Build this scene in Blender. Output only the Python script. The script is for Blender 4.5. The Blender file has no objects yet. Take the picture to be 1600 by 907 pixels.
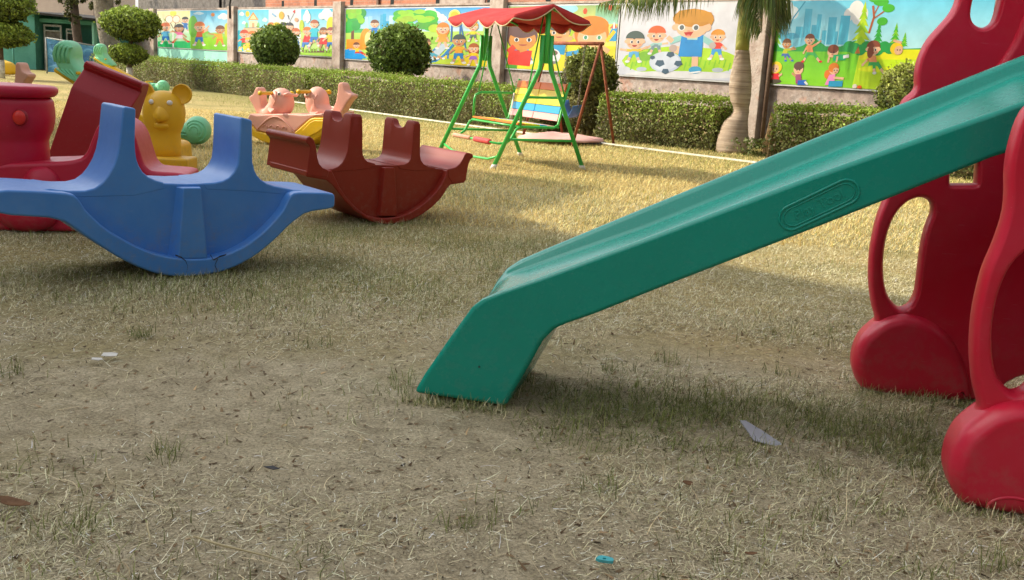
import bpy, bmesh, math, random
import numpy as np
from mathutils import Vector, Matrix
R = math.radians
rng = np.random.default_rng(7)
random.seed(7)
SC = bpy.context.scene
COL = SC.collection

# ------------------------------------------------------------------ tagging
def tag(o, label=None, cat=None, group=None, kind=None):
    if label: o['label'] = label
    if cat: o['category'] = cat
    if group: o['group'] = group
    if kind: o['kind'] = kind
    return o
def empty(name, loc=(0, 0, 0), rz=0.0, label=None, cat=None, group=None):
    o = bpy.data.objects.new(name, None); COL.objects.link(o)
    o.empty_display_size = 0.2
    o.location = loc; o.rotation_euler = (0, 0, rz)
    return tag(o, label, cat, group)
def link(name, me, parent=None, mat=None, bevel=0, segs=3, smooth=True, angle=32):
    o = bpy.data.objects.new(name, me); COL.objects.link(o)
    if parent: o.parent = parent
    if mat: me.materials.append(mat)
    if smooth:
        me.polygons.foreach_set('use_smooth', [True] * len(me.polygons))
    if bevel:
        m = o.modifiers.new('bevel', 'BEVEL'); m.width = bevel; m.segments = segs
        m.limit_method = 'ANGLE'; m.angle_limit = R(angle); m.harden_normals = True
        m.use_clamp_overlap = True
    return o

# ------------------------------------------------------------------ materials
def nodes(name):
    m = bpy.data.materials.new(name); m.use_nodes = True
    nt = m.node_tree; b = nt.nodes['Principled BSDF']
    return m, nt, b
def N(nt, t, **kw):
    n = nt.nodes.new(t)
    for k, v in kw.items():
        if k in n.inputs: n.inputs[k].default_value = v
        else: setattr(n, k, v)
    return n
def ramp(nt, stops):
    r = nt.nodes.new('ShaderNodeValToRGB'); e = r.color_ramp.elements
    while len(e) < len(stops): e.new(0.5)
    for i, (p, c) in enumerate(stops):
        e[i].position = p; e[i].color = (c[0], c[1], c[2], 1) if not isinstance(c, (int, float)) else (c, c, c, 1)
    return r
def plastic(name, c, rough=.42, fade=.25, coat=0.0, dirt=.35, fadec=None, spec=.45):
    m, nt, b = nodes(name); L = nt.links
    tc = N(nt, 'ShaderNodeTexCoord')
    n1 = N(nt, 'ShaderNodeTexNoise', Scale=4.0, Detail=5.0, Roughness=.6); L.new(tc.outputs['Object'], n1.inputs['Vector'])
    fc = fadec or tuple(min(1, x * 1.15 + .025) for x in c)
    mx = N(nt, 'ShaderNodeMix', data_type='RGBA'); mx.inputs['A'].default_value = (*c, 1); mx.inputs['B'].default_value = (*fc, 1)
    r1 = ramp(nt, [(.35, 0.0), (.75, fade)]); L.new(n1.outputs['Fac'], r1.inputs[0]); L.new(r1.outputs[0], mx.inputs['Factor'])
    # dust and grime settle low down and in patches
    n2 = N(nt, 'ShaderNodeTexNoise', Scale=23.0, Detail=6.0, Roughness=.7); L.new(tc.outputs['Object'], n2.inputs['Vector'])
    ge = N(nt, 'ShaderNodeNewGeometry'); sx = N(nt, 'ShaderNodeSeparateXYZ'); L.new(ge.outputs['Position'], sx.inputs[0])
    mr = N(nt, 'ShaderNodeMapRange'); mr.inputs['From Min'].default_value = .32; mr.inputs['From Max'].default_value = 0.0
    mr.inputs['To Min'].default_value = .18; mr.inputs['To Max'].default_value = 1.0
    L.new(sx.outputs['Z'], mr.inputs['Value'])
    r2 = ramp(nt, [(.48, 0.0), (.72, dirt)]); L.new(n2.outputs['Fac'], r2.inputs[0])
    mu = N(nt, 'ShaderNodeMath', operation='MULTIPLY'); L.new(r2.outputs[0], mu.inputs[0]); L.new(mr.outputs[0], mu.inputs[1])
    m2 = N(nt, 'ShaderNodeMix', data_type='RGBA'); L.new(mx.outputs['Result'], m2.inputs['A']); m2.inputs['B'].default_value = (.27, .22, .16, 1)
    L.new(mu.outputs[0], m2.inputs['Factor'])
    # fine pale scratches
    mp = N(nt, 'ShaderNodeMapping'); mp.inputs['Scale'].default_value = (5, 60, 40); mp.inputs['Rotation'].default_value = (.3, .5, .4)
    L.new(tc.outputs['Object'], mp.inputs['Vector'])
    n3 = N(nt, 'ShaderNodeTexNoise', Scale=3.0, Detail=3.0); L.new(mp.outputs[0], n3.inputs['Vector'])
    r3 = ramp(nt, [(.68, 0.0), (.75, .16)]); L.new(n3.outputs['Fac'], r3.inputs[0])
    m3 = N(nt, 'ShaderNodeMix', data_type='RGBA'); L.new(m2.outputs['Result'], m3.inputs['A']); m3.inputs['B'].default_value = (*[min(1, x * .6 + .25) for x in c], 1)
    L.new(r3.outputs[0], m3.inputs['Factor']); L.new(m3.outputs['Result'], b.inputs['Base Color'])
    rr = N(nt, 'ShaderNodeMapRange'); rr.inputs['To Min'].default_value = rough - .08; rr.inputs['To Max'].default_value = rough + .2
    L.new(n2.outputs['Fac'], rr.inputs['Value']); L.new(rr.outputs[0], b.inputs['Roughness'])
    b.inputs['Specular IOR Level'].default_value = spec
    b.inputs['Coat Weight'].default_value = coat; b.inputs['Coat Roughness'].default_value = .18
    bp = N(nt, 'ShaderNodeBump', Strength=.12, Distance=.01); L.new(n1.outputs['Fac'], bp.inputs['Height'])
    b2 = N(nt, 'ShaderNodeBump', Strength=.05, Distance=.003); L.new(n2.outputs['Fac'], b2.inputs['Height']); L.new(bp.outputs[0], b2.inputs['Normal'])
    L.new(b2.outputs[0], b.inputs['Normal'])
    return m
def rough_mat(name, stops, scale=3.0, rough=.9, bump=.4, detail=8.0, dist=.02, scale2=30.0):
    m, nt, b = nodes(name); L = nt.links
    tc = N(nt, 'ShaderNodeTexCoord')
    n1 = N(nt, 'ShaderNodeTexNoise', Scale=scale, Detail=detail, Roughness=.65); L.new(tc.outputs['Object'], n1.inputs['Vector'])
    r = ramp(nt, stops); L.new(n1.outputs['Fac'], r.inputs[0]); L.new(r.outputs[0], b.inputs['Base Color'])
    n2 = N(nt, 'ShaderNodeTexNoise', Scale=scale2, Detail=6.0); L.new(tc.outputs['Object'], n2.inputs['Vector'])
    bp = N(nt, 'ShaderNodeBump', Strength=bump, Distance=dist); L.new(n2.outputs['Fac'], bp.inputs['Height']); L.new(bp.outputs[0], b.inputs['Normal'])
    b.inputs['Roughness'].default_value = rough; b.inputs['Specular IOR Level'].default_value = .2
    return m
def attr_mat(name, rough=.7, trans=0.0, spec=.2, noise=0.0):
    m, nt, b = nodes(name); L = nt.links
    a = N(nt, 'ShaderNodeAttribute', attribute_name='Col')
    src = a.outputs['Color']
    if noise:
        tc = N(nt, 'ShaderNodeTexCoord'); n1 = N(nt, 'ShaderNodeTexNoise', Scale=3.0, Detail=6.0); L.new(tc.outputs['Object'], n1.inputs['Vector'])
        mr = N(nt, 'ShaderNodeMapRange'); mr.inputs['From Min'].default_value = .3; mr.inputs['From Max'].default_value = .7
        mr.inputs['To Min'].default_value = 1 - noise; mr.inputs['To Max'].default_value = 1 + noise * .4
        L.new(n1.outputs['Fac'], mr.inputs['Value'])
        mm = N(nt, 'ShaderNodeVectorMath', operation='SCALE'); L.new(src, mm.inputs[0]); L.new(mr.outputs[0], mm.inputs['Scale']); src = mm.outputs[0]
        bp = N(nt, 'ShaderNodeBump', Strength=.25, Distance=.03); L.new(n1.outputs['Fac'], bp.inputs['Height']); L.new(bp.outputs[0], b.inputs['Normal'])
    L.new(src, b.inputs['Base Color'])
    b.inputs['Roughness'].default_value = rough; b.inputs['Specular IOR Level'].default_value = spec
    if trans:
        t = N(nt, 'ShaderNodeBsdfTranslucent'); L.new(src, t.inputs['Color'])
        mx = N(nt, 'ShaderNodeMixShader'); mx.inputs[0].default_value = trans
        L.new(b.outputs[0], mx.inputs[1]); L.new(t.outputs[0], mx.inputs[2]); L.new(mx.outputs[0], nt.nodes['Material Output'].inputs['Surface'])
    return m

M = {}
M['teal'] = plastic('teal slide plastic', (.0, .30, .222), rough=.2, fade=.4, coat=.14, dirt=.14, spec=.4, fadec=(.0, .36, .27))
M['red'] = plastic('red playset plastic', (.60, .007, .034), rough=.31, fade=.5, dirt=.28, fadec=(.66, .045, .10))
M['crimson'] = plastic('crimson rider plastic', (.50, .008, .040), rough=.36, fade=.3, dirt=.3)
M['darkred'] = plastic('dark red panel plastic', (.30, .003, .012), rough=.36, fade=.3, dirt=.25)
M['blue'] = plastic('blue rocker plastic', (.06, .225, .60), rough=.33, fade=.5, dirt=.45, fadec=(.15, .33, .66), spec=.42)
M['maroon'] = plastic('maroon rocker plastic', (.25, .020, .009), rough=.36, fade=.3, dirt=.3, fadec=(.28, .035, .02), spec=.36)
M['yellow'] = plastic('yellow plastic', (.80, .48, .01), rough=.38, fade=.3, dirt=.35)
M['ochre'] = plastic('bear yellow plastic', (.74, .42, .012), rough=.42, fade=.35, dirt=.4)
M['mint'] = plastic('mint plastic', (.20, .60, .33), rough=.45, fade=.35, dirt=.3)
M['pink'] = plastic('pink plastic', (.80, .40, .31), rough=.45, fade=.3, dirt=.25)
M['tan'] = plastic('shaded pink plastic', (.62, .33, .24), rough=.5, fade=.35, dirt=.35)  # the pink plastic recoloured darker, as it looks in shade
M['eye_red'] = plastic('bright red eye', (.70, .03, .02), rough=.3, fade=.1, dirt=.1)
M['white'] = plastic('white paint', (.74, .72, .68), rough=.5, fade=.2, dirt=.3)
M['black'] = plastic('black paint', (.012, .012, .014), rough=.5, fade=.1, dirt=.2)
M['green_paint'] = plastic('green enamel', (.05, .52, .09), rough=.3, fade=.25, coat=.2, dirt=.2)
M['rust'] = rough_mat('rusty steel', [(.3, (.13, .04, .02)), (.6, (.28, .085, .04)), (.8, (.36, .15, .08))], scale=9, rough=.75, bump=.2)
M['sling'] = plastic('blue swing seat', (.03, .12, .30), rough=.5, fade=.3)
M['chain'] = rough_mat('dull chain steel', [(.3, (.10, .08, .07)), (.7, (.25, .21, .18))], scale=20, rough=.5)
M['foam_red'] = plastic('red foam', (.62, .06, .06), rough=.6)
M['foam_pink'] = plastic('faded pink foam', (.66, .30, .20), rough=.65)
M['canopy'] = rough_mat('red canopy cloth', [(.3, (.40, .028, .028)), (.7, (.50, .05, .045))], scale=6, rough=.75, bump=.3, scale2=9, dist=.03)
M['piping'] = rough_mat('cream piping', [(.3, (.62, .48, .28)), (.7, (.7, .58, .38))], scale=6)
M['slat'] = attr_mat('painted slats', rough=.45, spec=.4)
M['print'] = attr_mat('printed vinyl', rough=.42, spec=.35, noise=.16)
M['leaf'] = attr_mat('leaves', rough=.55, trans=.22, spec=.3)
M['blade'] = attr_mat('grass blades', rough=.75, trans=.15, spec=.15)
M['paper'] = rough_mat('grey card', [(.3, (.36, .36, .40)), (.7, (.46, .46, .50))], scale=5, rough=.7, bump=.1)
M['scrap'] = rough_mat('white scrap paper', [(.3, (.6, .58, .52)), (.7, (.75, .73, .68))], scale=9, rough=.8)
M['cyan'] = plastic('cyan plastic', (.05, .42, .46), rough=.4)
M['dryleaf'] = rough_mat('brown dry leaf', [(.3, (.12, .06, .03)), (.7, (.22, .12, .06))], scale=30, rough=.8)
M['paleleaf'] = rough_mat('pale dry leaf', [(.3, (.40, .33, .18)), (.7, (.55, .47, .28))], scale=30, rough=.8)
M['bark'] = rough_mat('grey bark', [(.3, (.10, .085, .065)), (.55, (.21, .18, .14)), (.8, (.30, .26, .21))], scale=5, rough=.95, bump=.8, dist=.06, scale2=11)
M['darkbark'] = rough_mat('dark bark', [(.3, (.05, .04, .03)), (.7, (.14, .10, .08))], scale=6, rough=.95, bump=.7)
M['limewash'] = rough_mat('limewashed bark', [(.35, (.35, .31, .25)), (.6, (.62, .60, .55))], scale=14, rough=.9)
M['twig'] = rough_mat('twigs', [(.3, (.16, .11, .06)), (.7, (.30, .23, .14))], scale=12, rough=.9)
M['core'] = rough_mat('hedge inner shade', [(.3, (.055, .052, .022)), (.7, (.13, .11, .045))], scale=14, rough=1.0)  # solid cores coloured dark to stand for shade inside the foliage
M['concrete'] = rough_mat('weathered concrete', [(.25, (.17, .125, .10)), (.45, (.36, .28, .23)), (.6, (.46, .39, .33)), (.75, (.44, .27, .20))], scale=4, rough=.95, bump=.5)
M['teal_wall'] = rough_mat('teal painted plaster', [(.3, (.07, .24, .19)), (.7, (.12, .35, .28))], scale=2, rough=.85, bump=.2)
M['mint_wall'] = rough_mat('mint dado paint', [(.3, (.24, .55, .42)), (.7, (.34, .66, .52))], scale=2, rough=.85, bump=.2)
M['dark'] = rough_mat('dark interior', [(.3, (.012, .016, .015)), (.7, (.03, .035, .032))], scale=4)
M['grey_metal'] = rough_mat('grey gate metal', [(.3, (.20, .21, .20)), (.7, (.33, .34, .32))], scale=8, rough=.6)
M['tin'] = rough_mat('black tin roof', [(.3, (.02, .02, .02)), (.7, (.06, .055, .05))], scale=8, rough=.7)
M['grey_block'] = rough_mat('sooty block', [(.25, (.06, .055, .05)), (.5, (.16, .145, .13)), (.75, (.24, .22, .20))], scale=7, rough=.95, bump=.6, dist=.05)
M['house_pink'] = rough_mat('pink house plaster', [(.3, (.55, .42, .36)), (.7, (.68, .55, .48))], scale=2)
M['rope'] = rough_mat('white line', [(.3, (.62, .58, .46)), (.7, (.80, .77, .66))], scale=20, rough=.9)
M['mat_pink'] = rough_mat('pink woven mat', [(.3, (.56, .30, .26)), (.7, (.68, .42, .37))], scale=4, rough=.9, bump=.3)
M['straw'] = rough_mat('dry straw', [(.3, (.36, .24, .11)), (.7, (.52, .38, .20))], scale=20, rough=.9)
M['pipe'] = rough_mat('brown pipe', [(.3, (.10, .06, .04)), (.7, (.2, .13, .09))], scale=12, rough=.7)
M['back_shading'] = rough_mat('ochre school plaster', [(.3, (.22, .17, .11)), (.7, (.30, .24, .16))], scale=1.5)
M['shading'] = rough_mat('cream school plaster', [(.3, (.50, .44, .34)), (.7, (.62, .56, .46))], scale=1.5)

# plaster of the boundary wall: pinkish, patchy, stained
def wall_mat():
    m, nt, b = nodes('boundary wall plaster'); L = nt.links
    tc = N(nt, 'ShaderNodeTexCoord')
    n1 = N(nt, 'ShaderNodeTexNoise', Scale=1.6, Detail=9.0, Roughness=.7); L.new(tc.outputs['Object'], n1.inputs['Vector'])
    r = ramp(nt, [(.30, (.26, .19, .155)), (.45, (.40, .31, .26)), (.55, (.44, .37, .32)), (.63, (.44, .25, .18)), (.72, (.47, .37, .30))]); L.new(n1.outputs['Fac'], r.inputs[0])
    v = N(nt, 'ShaderNodeTexVoronoi', Scale=14.0); L.new(tc.outputs['Object'], v.inputs['Vector'])
    r2 = ramp(nt, [(.0, .55), (.5, 1.0)]); L.new(v.outputs['Distance'], r2.inputs[0])
    n2 = N(nt, 'ShaderNodeTexNoise', Scale=9.0, Detail=8.0, Roughness=.75); L.new(tc.outputs['Object'], n2.inputs['Vector'])
    r3 = ramp(nt, [(.4, .55), (.6, 1.05)]); L.new(n2.outputs['Fac'], r3.inputs[0])
    m1 = N(nt, 'ShaderNodeMix', data_type='RGBA', blend_type='MULTIPLY'); m1.inputs['Factor'].default_value = .8
    L.new(r.outputs[0], m1.inputs['A']); L.new(r3.outputs[0], m1.inputs['B'])
    L.new(m1.outputs['Result'], b.inputs['Base Color'])
    bp = N(nt, 'ShaderNodeBump', Strength=.6, Distance=.03); L.new(n2.outputs['Fac'], bp.inputs['Height']); L.new(bp.outputs[0], b.inputs['Normal'])
    b.inputs['Roughness'].default_value = .95
    return m
M['wall'] = wall_mat()
def brick_mat():
    m, nt, b = nodes('red brick'); L = nt.links
    tc = N(nt, 'ShaderNodeTexCoord'); sx = N(nt, 'ShaderNodeSeparateXYZ'); L.new(tc.outputs['Object'], sx.inputs[0])
    cx = N(nt, 'ShaderNodeCombineXYZ'); L.new(sx.outputs['X'], cx.inputs['X']); L.new(sx.outputs['Z'], cx.inputs['Y'])
    br = N(nt, 'ShaderNodeTexBrick', Scale=4.4); L.new(cx.outputs[0], br.inputs['Vector'])
    br.inputs['Color1'].default_value = (.58, .21, .11, 1); br.inputs['Color2'].default_value = (.42, .16, .09, 1); br.inputs['Mortar'].default_value = (.42, .33, .25, 1)
    br.inputs['Mortar Size'].default_value = .022; br.inputs['Brick Width'].default_value = 1.0; br.inputs['Row Height'].default_value = .34
    n1 = N(nt, 'ShaderNodeTexNoise', Scale=1.2, Detail=9.0, Roughness=.7); L.new(tc.outputs['Object'], n1.inputs['Vector'])
    r = ramp(nt, [(.35, .45), (.6, 1.0)]); L.new(n1.outputs['Fac'], r.inputs[0])
    m1 = N(nt, 'ShaderNodeMix', data_type='RGBA', blend_type='MULTIPLY'); m1.inputs['Factor'].default_value = .7
    L.new(br.outputs['Color'], m1.inputs['A']); L.new(r.outputs[0], m1.inputs['B']); L.new(m1.outputs['Result'], b.inputs['Base Color'])
    bp = N(nt, 'ShaderNodeBump', Strength=.6, Distance=.02); L.new(br.outputs['Fac'], bp.inputs['Height']); bp.invert = True; L.new(bp.outputs[0], b.inputs['Normal'])
    b.inputs['Roughness'].default_value = .95
    return m
M['brick'] = brick_mat()
def tarp_mat():
    m, nt, b = nodes('blue tarpaulin'); L = nt.links
    tc = N(nt, 'ShaderNodeTexCoord'); n1 = N(nt, 'ShaderNodeTexNoise', Scale=2.4, Detail=4.0, Distortion=1.5); L.new(tc.outputs['Object'], n1.inputs['Vector'])
    r = ramp(nt, [(.3, (.02, .10, .24)), (.5, (.035, .19, .36)), (.62, (.12, .34, .50)), (.75, (.03, .16, .30))]); L.new(n1.outputs['Fac'], r.inputs[0]); L.new(r.outputs[0], b.inputs['Base Color'])
    bp = N(nt, 'ShaderNodeBump', Strength=.7, Distance=.1); L.new(n1.outputs['Fac'], bp.inputs['Height']); L.new(bp.outputs[0], b.inputs['Normal'])
    b.inputs['Roughness'].default_value = .45
    return m
M['tarp'] = tarp_mat()
def palm_mat():
    m, nt, b = nodes('ringed palm bark'); L = nt.links
    tc = N(nt, 'ShaderNodeTexCoord'); n0 = N(nt, 'ShaderNodeTexNoise', Scale=3.0, Detail=4.0); L.new(tc.outputs['Object'], n0.inputs['Vector'])
    mp = N(nt, 'ShaderNodeMapping'); mp.inputs['Scale'].default_value = (1.2, 1.2, 26); L.new(tc.outputs['Object'], mp.inputs['Vector'])
    n1 = N(nt, 'ShaderNodeTexNoise', Scale=1.4, Detail=6.0, Roughness=.7); L.new(mp.outputs[0], n1.inputs['Vector'])
    r = ramp(nt, [(.3, (.22, .15, .10)), (.5, (.42, .32, .23)), (.7, (.55, .44, .33))]); L.new(n1.outputs['Fac'], r.inputs[0])
    r0 = ramp(nt, [(.3, .6), (.6, 1.0)]); L.new(n0.outputs['Fac'], r0.inputs[0])
    m1 = N(nt, 'ShaderNodeMix', data_type='RGBA', blend_type='MULTIPLY'); m1.inputs['Factor'].default_value = .7
    L.new(r.outputs[0], m1.inputs['A']); L.new(r0.outputs[0], m1.inputs['B']); L.new(m1.outputs['Result'], b.inputs['Base Color'])
    bp = N(nt, 'ShaderNodeBump', Strength=.5, Distance=.02); L.new(n1.outputs['Fac'], bp.inputs['Height']); L.new(bp.outputs[0], b.inputs['Normal'])
    b.inputs['Roughness'].default_value = .85
    return m
M['core_dark'] = rough_mat('deep foliage shade', [(.3, (.010, .013, .006)), (.7, (.022, .026, .012))], scale=3, rough=1.0)
M['palmbark'] = palm_mat()
M['crownshaft'] = rough_mat('green palm crownshaft', [(.3, (.20, .26, .05)), (.55, (.36, .34, .09)), (.75, (.40, .24, .10))], scale=4, rough=.5, bump=.15)

# ------------------------------------------------------------------ geometry helpers
def chaikin(p, it=2, r=.22):
    p = [tuple(q) for q in p]
    for _ in range(it):
        o = []
        for i in range(len(p)):
            a, b = p[i], p[(i + 1) % len(p)]
            o.append(tuple(a[k] * (1 - r) + b[k] * r for k in range(len(a))))
            o.append(tuple(a[k] * r + b[k] * (1 - r) for k in range(len(a))))
        p = o
    return p
def area2(p): return sum(p[i][0] * p[(i + 1) % len(p)][1] - p[(i + 1) % len(p)][0] * p[i][1] for i in range(len(p)))
def prism(name, poly, y0, y1, mat, parent=None, bevel=.012, segs=3, sm=0, r=.2, angle=38):
    """an (x,z) outline carried from y0 to y1"""
    p = chaikin(poly, sm, r) if sm else list(poly)
    if area2(p) < 0: p = p[::-1]
    n = len(p)
    v = [(a, y0, z) for a, z in p] + [(a, y1, z) for a, z in p]
    f = [list(range(n)), list(range(2 * n - 1, n - 1, -1))]
    f += [[i + n, (i + 1) % n + n, (i + 1) % n, i] for i in range(n)]
    me = bpy.data.meshes.new(name); me.from_pydata(v, [], f); me.update()
    return link(name, me, parent, mat, bevel, segs, angle=angle)
def puff(name, poly, y0, y1, rad, mat, parent=None, holes=(), sm=2, res=6, ins=None):
    """a moulded slab with fully rounded edges: outline and holes offset inwards ring by ring, capped front and back"""
    from mathutils.geometry import tessellate_polygon
    loops = []
    for k, pl in enumerate([poly] + list(holes)):
        q = chaikin(pl, sm)
        if (area2(q) < 0) == (k == 0): q = q[::-1]          # material always on the left
        out = []
        for a in q:                                          # drop near-duplicates
            if not out or math.hypot(a[0] - out[-1][0], a[1] - out[-1][1]) > 1e-4: out.append(a)
        if math.hypot(out[0][0] - out[-1][0], out[0][1] - out[-1][1]) < 1e-4: out.pop()
        loops.append(out)
    def inset(q, d):
        n = len(q); o = []
        for i in range(n):
            a, b, c = q[i - 1], q[i], q[(i + 1) % n]
            e1 = Vector((b[0] - a[0], b[1] - a[1])).normalized(); e2 = Vector((c[0] - b[0], c[1] - b[1])).normalized()
            m_ = (Vector((-e1.y, e1.x)) + Vector((-e2.y, e2.x))).normalized()
            o.append((b[0] + m_.x * d, b[1] + m_.y * d))
        return o
    rad = min(rad, (y1 - y0) / 2 - 1e-4)
    ins = ins or rad
    prof = [(ins * (1 - math.sin(math.pi / 2 * i / res)), y0 + rad * (1 - math.cos(math.pi / 2 * i / res))) for i in range(res + 1)]
    prof += [(d, y0 + y1 - y) for d, y in prof[::-1]]
    v, f = [], []; caps = [[], []]; idx = [[], []]
    for q in loops:
        n = len(q); b0 = len(v)
        for d, y in prof: v += [(x, y, z) for x, z in inset(q, d)]
        for i in range(len(prof) - 1):
            for j in range(n): f.append([b0 + i * n + j, b0 + i * n + (j + 1) % n, b0 + (i + 1) * n + (j + 1) % n, b0 + (i + 1) * n + j])
        for e, r_ in ((0, 0), (1, len(prof) - 1)):
            ii = list(range(b0 + r_ * n, b0 + r_ * n + n)); idx[e] += ii; caps[e].append([Vector((v[k][0], v[k][2], 0)) for k in ii])
    for e in (0, 1): f += [[idx[e][k] for k in t] for t in tessellate_polygon(caps[e])]
    me = bpy.data.meshes.new(name); me.from_pydata(v, [], f)
    bm = bmesh.new(); bm.from_mesh(me); bmesh.ops.recalc_face_normals(bm, faces=bm.faces); bm.to_mesh(me); bm.free()
    o = link(name, me, parent, mat)
    md = o.modifiers.new('wn', 'WEIGHTED_NORMAL'); md.keep_sharp = False; md.weight = 80
    return o
class MB:
    def __init__(s): s.v = []; s.f = []; s.c = []
    def add(s, v, f, c=None):
        k = len(s.v); s.v += [tuple(q) for q in v]; s.f += [[i + k for i in q] for q in f]
        s.c += [c or (1, 1, 1)] * len(v)
    def box(s, a, b, c=None):
        (x0, y0, z0), (x1, y1, z1) = a, b
        s.add([(x0, y0, z0), (x1, y0, z0), (x1, y1, z0), (x0, y1, z0), (x0, y0, z1), (x1, y0, z1), (x1, y1, z1), (x0, y1, z1)],
              [[3, 2, 1, 0], [4, 5, 6, 7], [0, 1, 5, 4], [1, 2, 6, 5], [2, 3, 7, 6], [3, 0, 4, 7]], c)
    def tube(s, pts, r, n=10, c=None, caps=True):
        pts = [Vector(p) for p in pts]; k0 = []
        rr = r if isinstance(r, (list, tuple)) else [r] * len(pts)
        up = None; rings = []
        for i, p in enumerate(pts):
            t = (pts[min(i + 1, len(pts) - 1)] - pts[max(i - 1, 0)]).normalized()
            if up is None:
                up = Vector((0, 0, 1)) if abs(t.z) < .9 else Vector((1, 0, 0))
            a = t.cross(up).normalized(); b = a.cross(t).normalized(); up = b
            rings.append([p + (a * math.cos(2 * math.pi * j / n) + b * math.sin(2 * math.pi * j / n)) * rr[i] for j in range(n)])
        v = [q for g in rings for q in g]; f = []
        for i in range(len(pts) - 1):
            for j in range(n):
                f.append([i * n + j, (i + 1) * n + j, (i + 1) * n + (j + 1) % n, i * n + (j + 1) % n][::-1])
        if caps: f += [list(range(n)), list(range((len(pts) - 1) * n, len(pts) * n))[::-1]]
        s.add(v, f, c)
    def lathe(s, prof, n=24, c=None, sy=1.0):
        """prof: (radius, z[, cx, cy])"""
        v = []; f = []
        for q in prof:
            cx = q[2] if len(q) > 2 else 0; cy = q[3] if len(q) > 3 else 0
            v += [(cx + q[0] * math.cos(2 * math.pi * j / n), cy + sy * q[0] * math.sin(2 * math.pi * j / n), q[1]) for j in range(n)]
        for i in range(len(prof) - 1):
            for j in range(n): f.append([i * n + j, i * n + (j + 1) % n, (i + 1) * n + (j + 1) % n, (i + 1) * n + j])
        f += [list(range(n))[::-1], list(range((len(prof) - 1) * n, len(prof) * n))]
        s.add(v, f, c)
    def ball(s, c0, rad, n=20, m=12, c=None):
        rx, ry, rz = rad if isinstance(rad, (tuple, list)) else (rad,) * 3
        v = []; f = []
        for i in range(m + 1):
            th = math.pi * (i + .002) / (m + .004)
            for j in range(n):
                ph = 2 * math.pi * j / n
                v.append((c0[0] + rx * math.sin(th) * math.cos(ph), c0[1] + ry * math.sin(th) * math.sin(ph), c0[2] - rz * math.cos(th)))
        for i in range(m):
            for j in range(n): f.append([i * n + j, i * n + (j + 1) % n, (i + 1) * n + (j + 1) % n, (i + 1) * n + j])
        f += [list(range(n))[::-1], list(range(m * n, m * n + n))]
        s.add(v, f, c)
    def loft(s, secs, c=None, cap=True):
        n = len(secs[0]); v = [q for g in secs for q in g]; f = []
        for i in range(len(secs) - 1):
            for j in range(n): f.append([i * n + j, i * n + (j + 1) % n, (i + 1) * n + (j + 1) % n, (i + 1) * n + j])
        if cap: f += [list(range(n))[::-1], list(range((len(secs) - 1) * n, len(secs) * n))]
        s.add(v, f, c)
    def build(s, name, mat, parent=None, bevel=0, segs=3, smooth=True, colors=False, angle=38, recalc=True, sub=0):
        me = bpy.data.meshes.new(name); me.from_pydata(s.v, [], s.f)
        if recalc:
            bm = bmesh.new(); bm.from_mesh(me); bmesh.ops.recalc_face_normals(bm, faces=bm.faces); bm.to_mesh(me); bm.free()
        if colors:
            at = me.color_attributes.new('Col', 'FLOAT_COLOR', 'POINT')
            a = np.ones((len(s.v), 4), np.float32); a[:, :3] = np.array(s.c, np.float32) if colors is True else colors(np.array(s.c, np.float32))
            at.data.foreach_set('color', a.ravel())
        me.update()
        o = link(name, me, parent, mat, bevel, segs, smooth, angle)
        if sub:
            m = o.modifiers.new('sub', 'SUBSURF'); m.levels = sub; m.render_levels = sub
        return o
def fast_mesh(name, V, F, C, mat, parent=None):
    """numpy verts, quads and point colours -> one mesh object"""
    me = bpy.data.meshes.new(name); n = len(V); k = F.shape[1]
    me.vertices.add(n); me.vertices.foreach_set('co', V.astype(np.float32).ravel())
    me.loops.add(F.size); me.loops.foreach_set('vertex_index', F.astype(np.int32).ravel())
    me.polygons.add(len(F)); me.polygons.foreach_set('loop_start', np.arange(0, F.size, k, dtype=np.int32))
    me.update(calc_edges=True)
    at = me.color_attributes.new('Col', 'FLOAT_COLOR', 'POINT')
    a = np.ones((n, 4), np.float32); a[:, :3] = C; at.data.foreach_set('color', a.ravel())
    return link(name, me, parent, mat, smooth=False)
def unit(a): return a / np.maximum(np.linalg.norm(a, axis=1, keepdims=True), 1e-9)
def leaves(name, P, Nrm, size, cols, parent, spread=.8, aspect=.55):
    """leaf cards: a bent diamond of four points at each place, facing roughly along Nrm"""
    n = len(P)
    d = unit(Nrm + rng.normal(0, spread, (n, 3)))
    t = unit(np.cross(d, rng.normal(0, 1, (n, 3)))); b = np.cross(d, t)
    s = (size * rng.uniform(.6, 1.35, n))[:, None]
    V = np.empty((n, 4, 3))
    V[:, 0] = P - t * s * .5; V[:, 1] = P + b * s * aspect * .5 + d * s * .08; V[:, 2] = P + t * s * .5; V[:, 3] = P - b * s * aspect * .5 + d * s * .08
    F = np.arange(n * 4).reshape(n, 4)
    return fast_mesh(name, V.reshape(-1, 3), F, np.repeat(cols, 4, axis=0), M['leaf'], parent)
def vnoise(x, y, f, seed):
    """cheap smooth value noise, vectorised"""
    r = np.random.default_rng(seed); T = r.random((64, 64))
    x = x * f + 1000; y = y * f + 1000
    xi = np.floor(x).astype(int); yi = np.floor(y).astype(int); u = x - xi; v = y - yi
    u = u * u * (3 - 2 * u); v = v * v * (3 - 2 * v)
    g = lambda i, j: T[(xi + i) % 64, (yi + j) % 64]
    return (g(0, 0) * (1 - u) + g(1, 0) * u) * (1 - v) + (g(0, 1) * (1 - u) + g(1, 1) * u) * v

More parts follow.
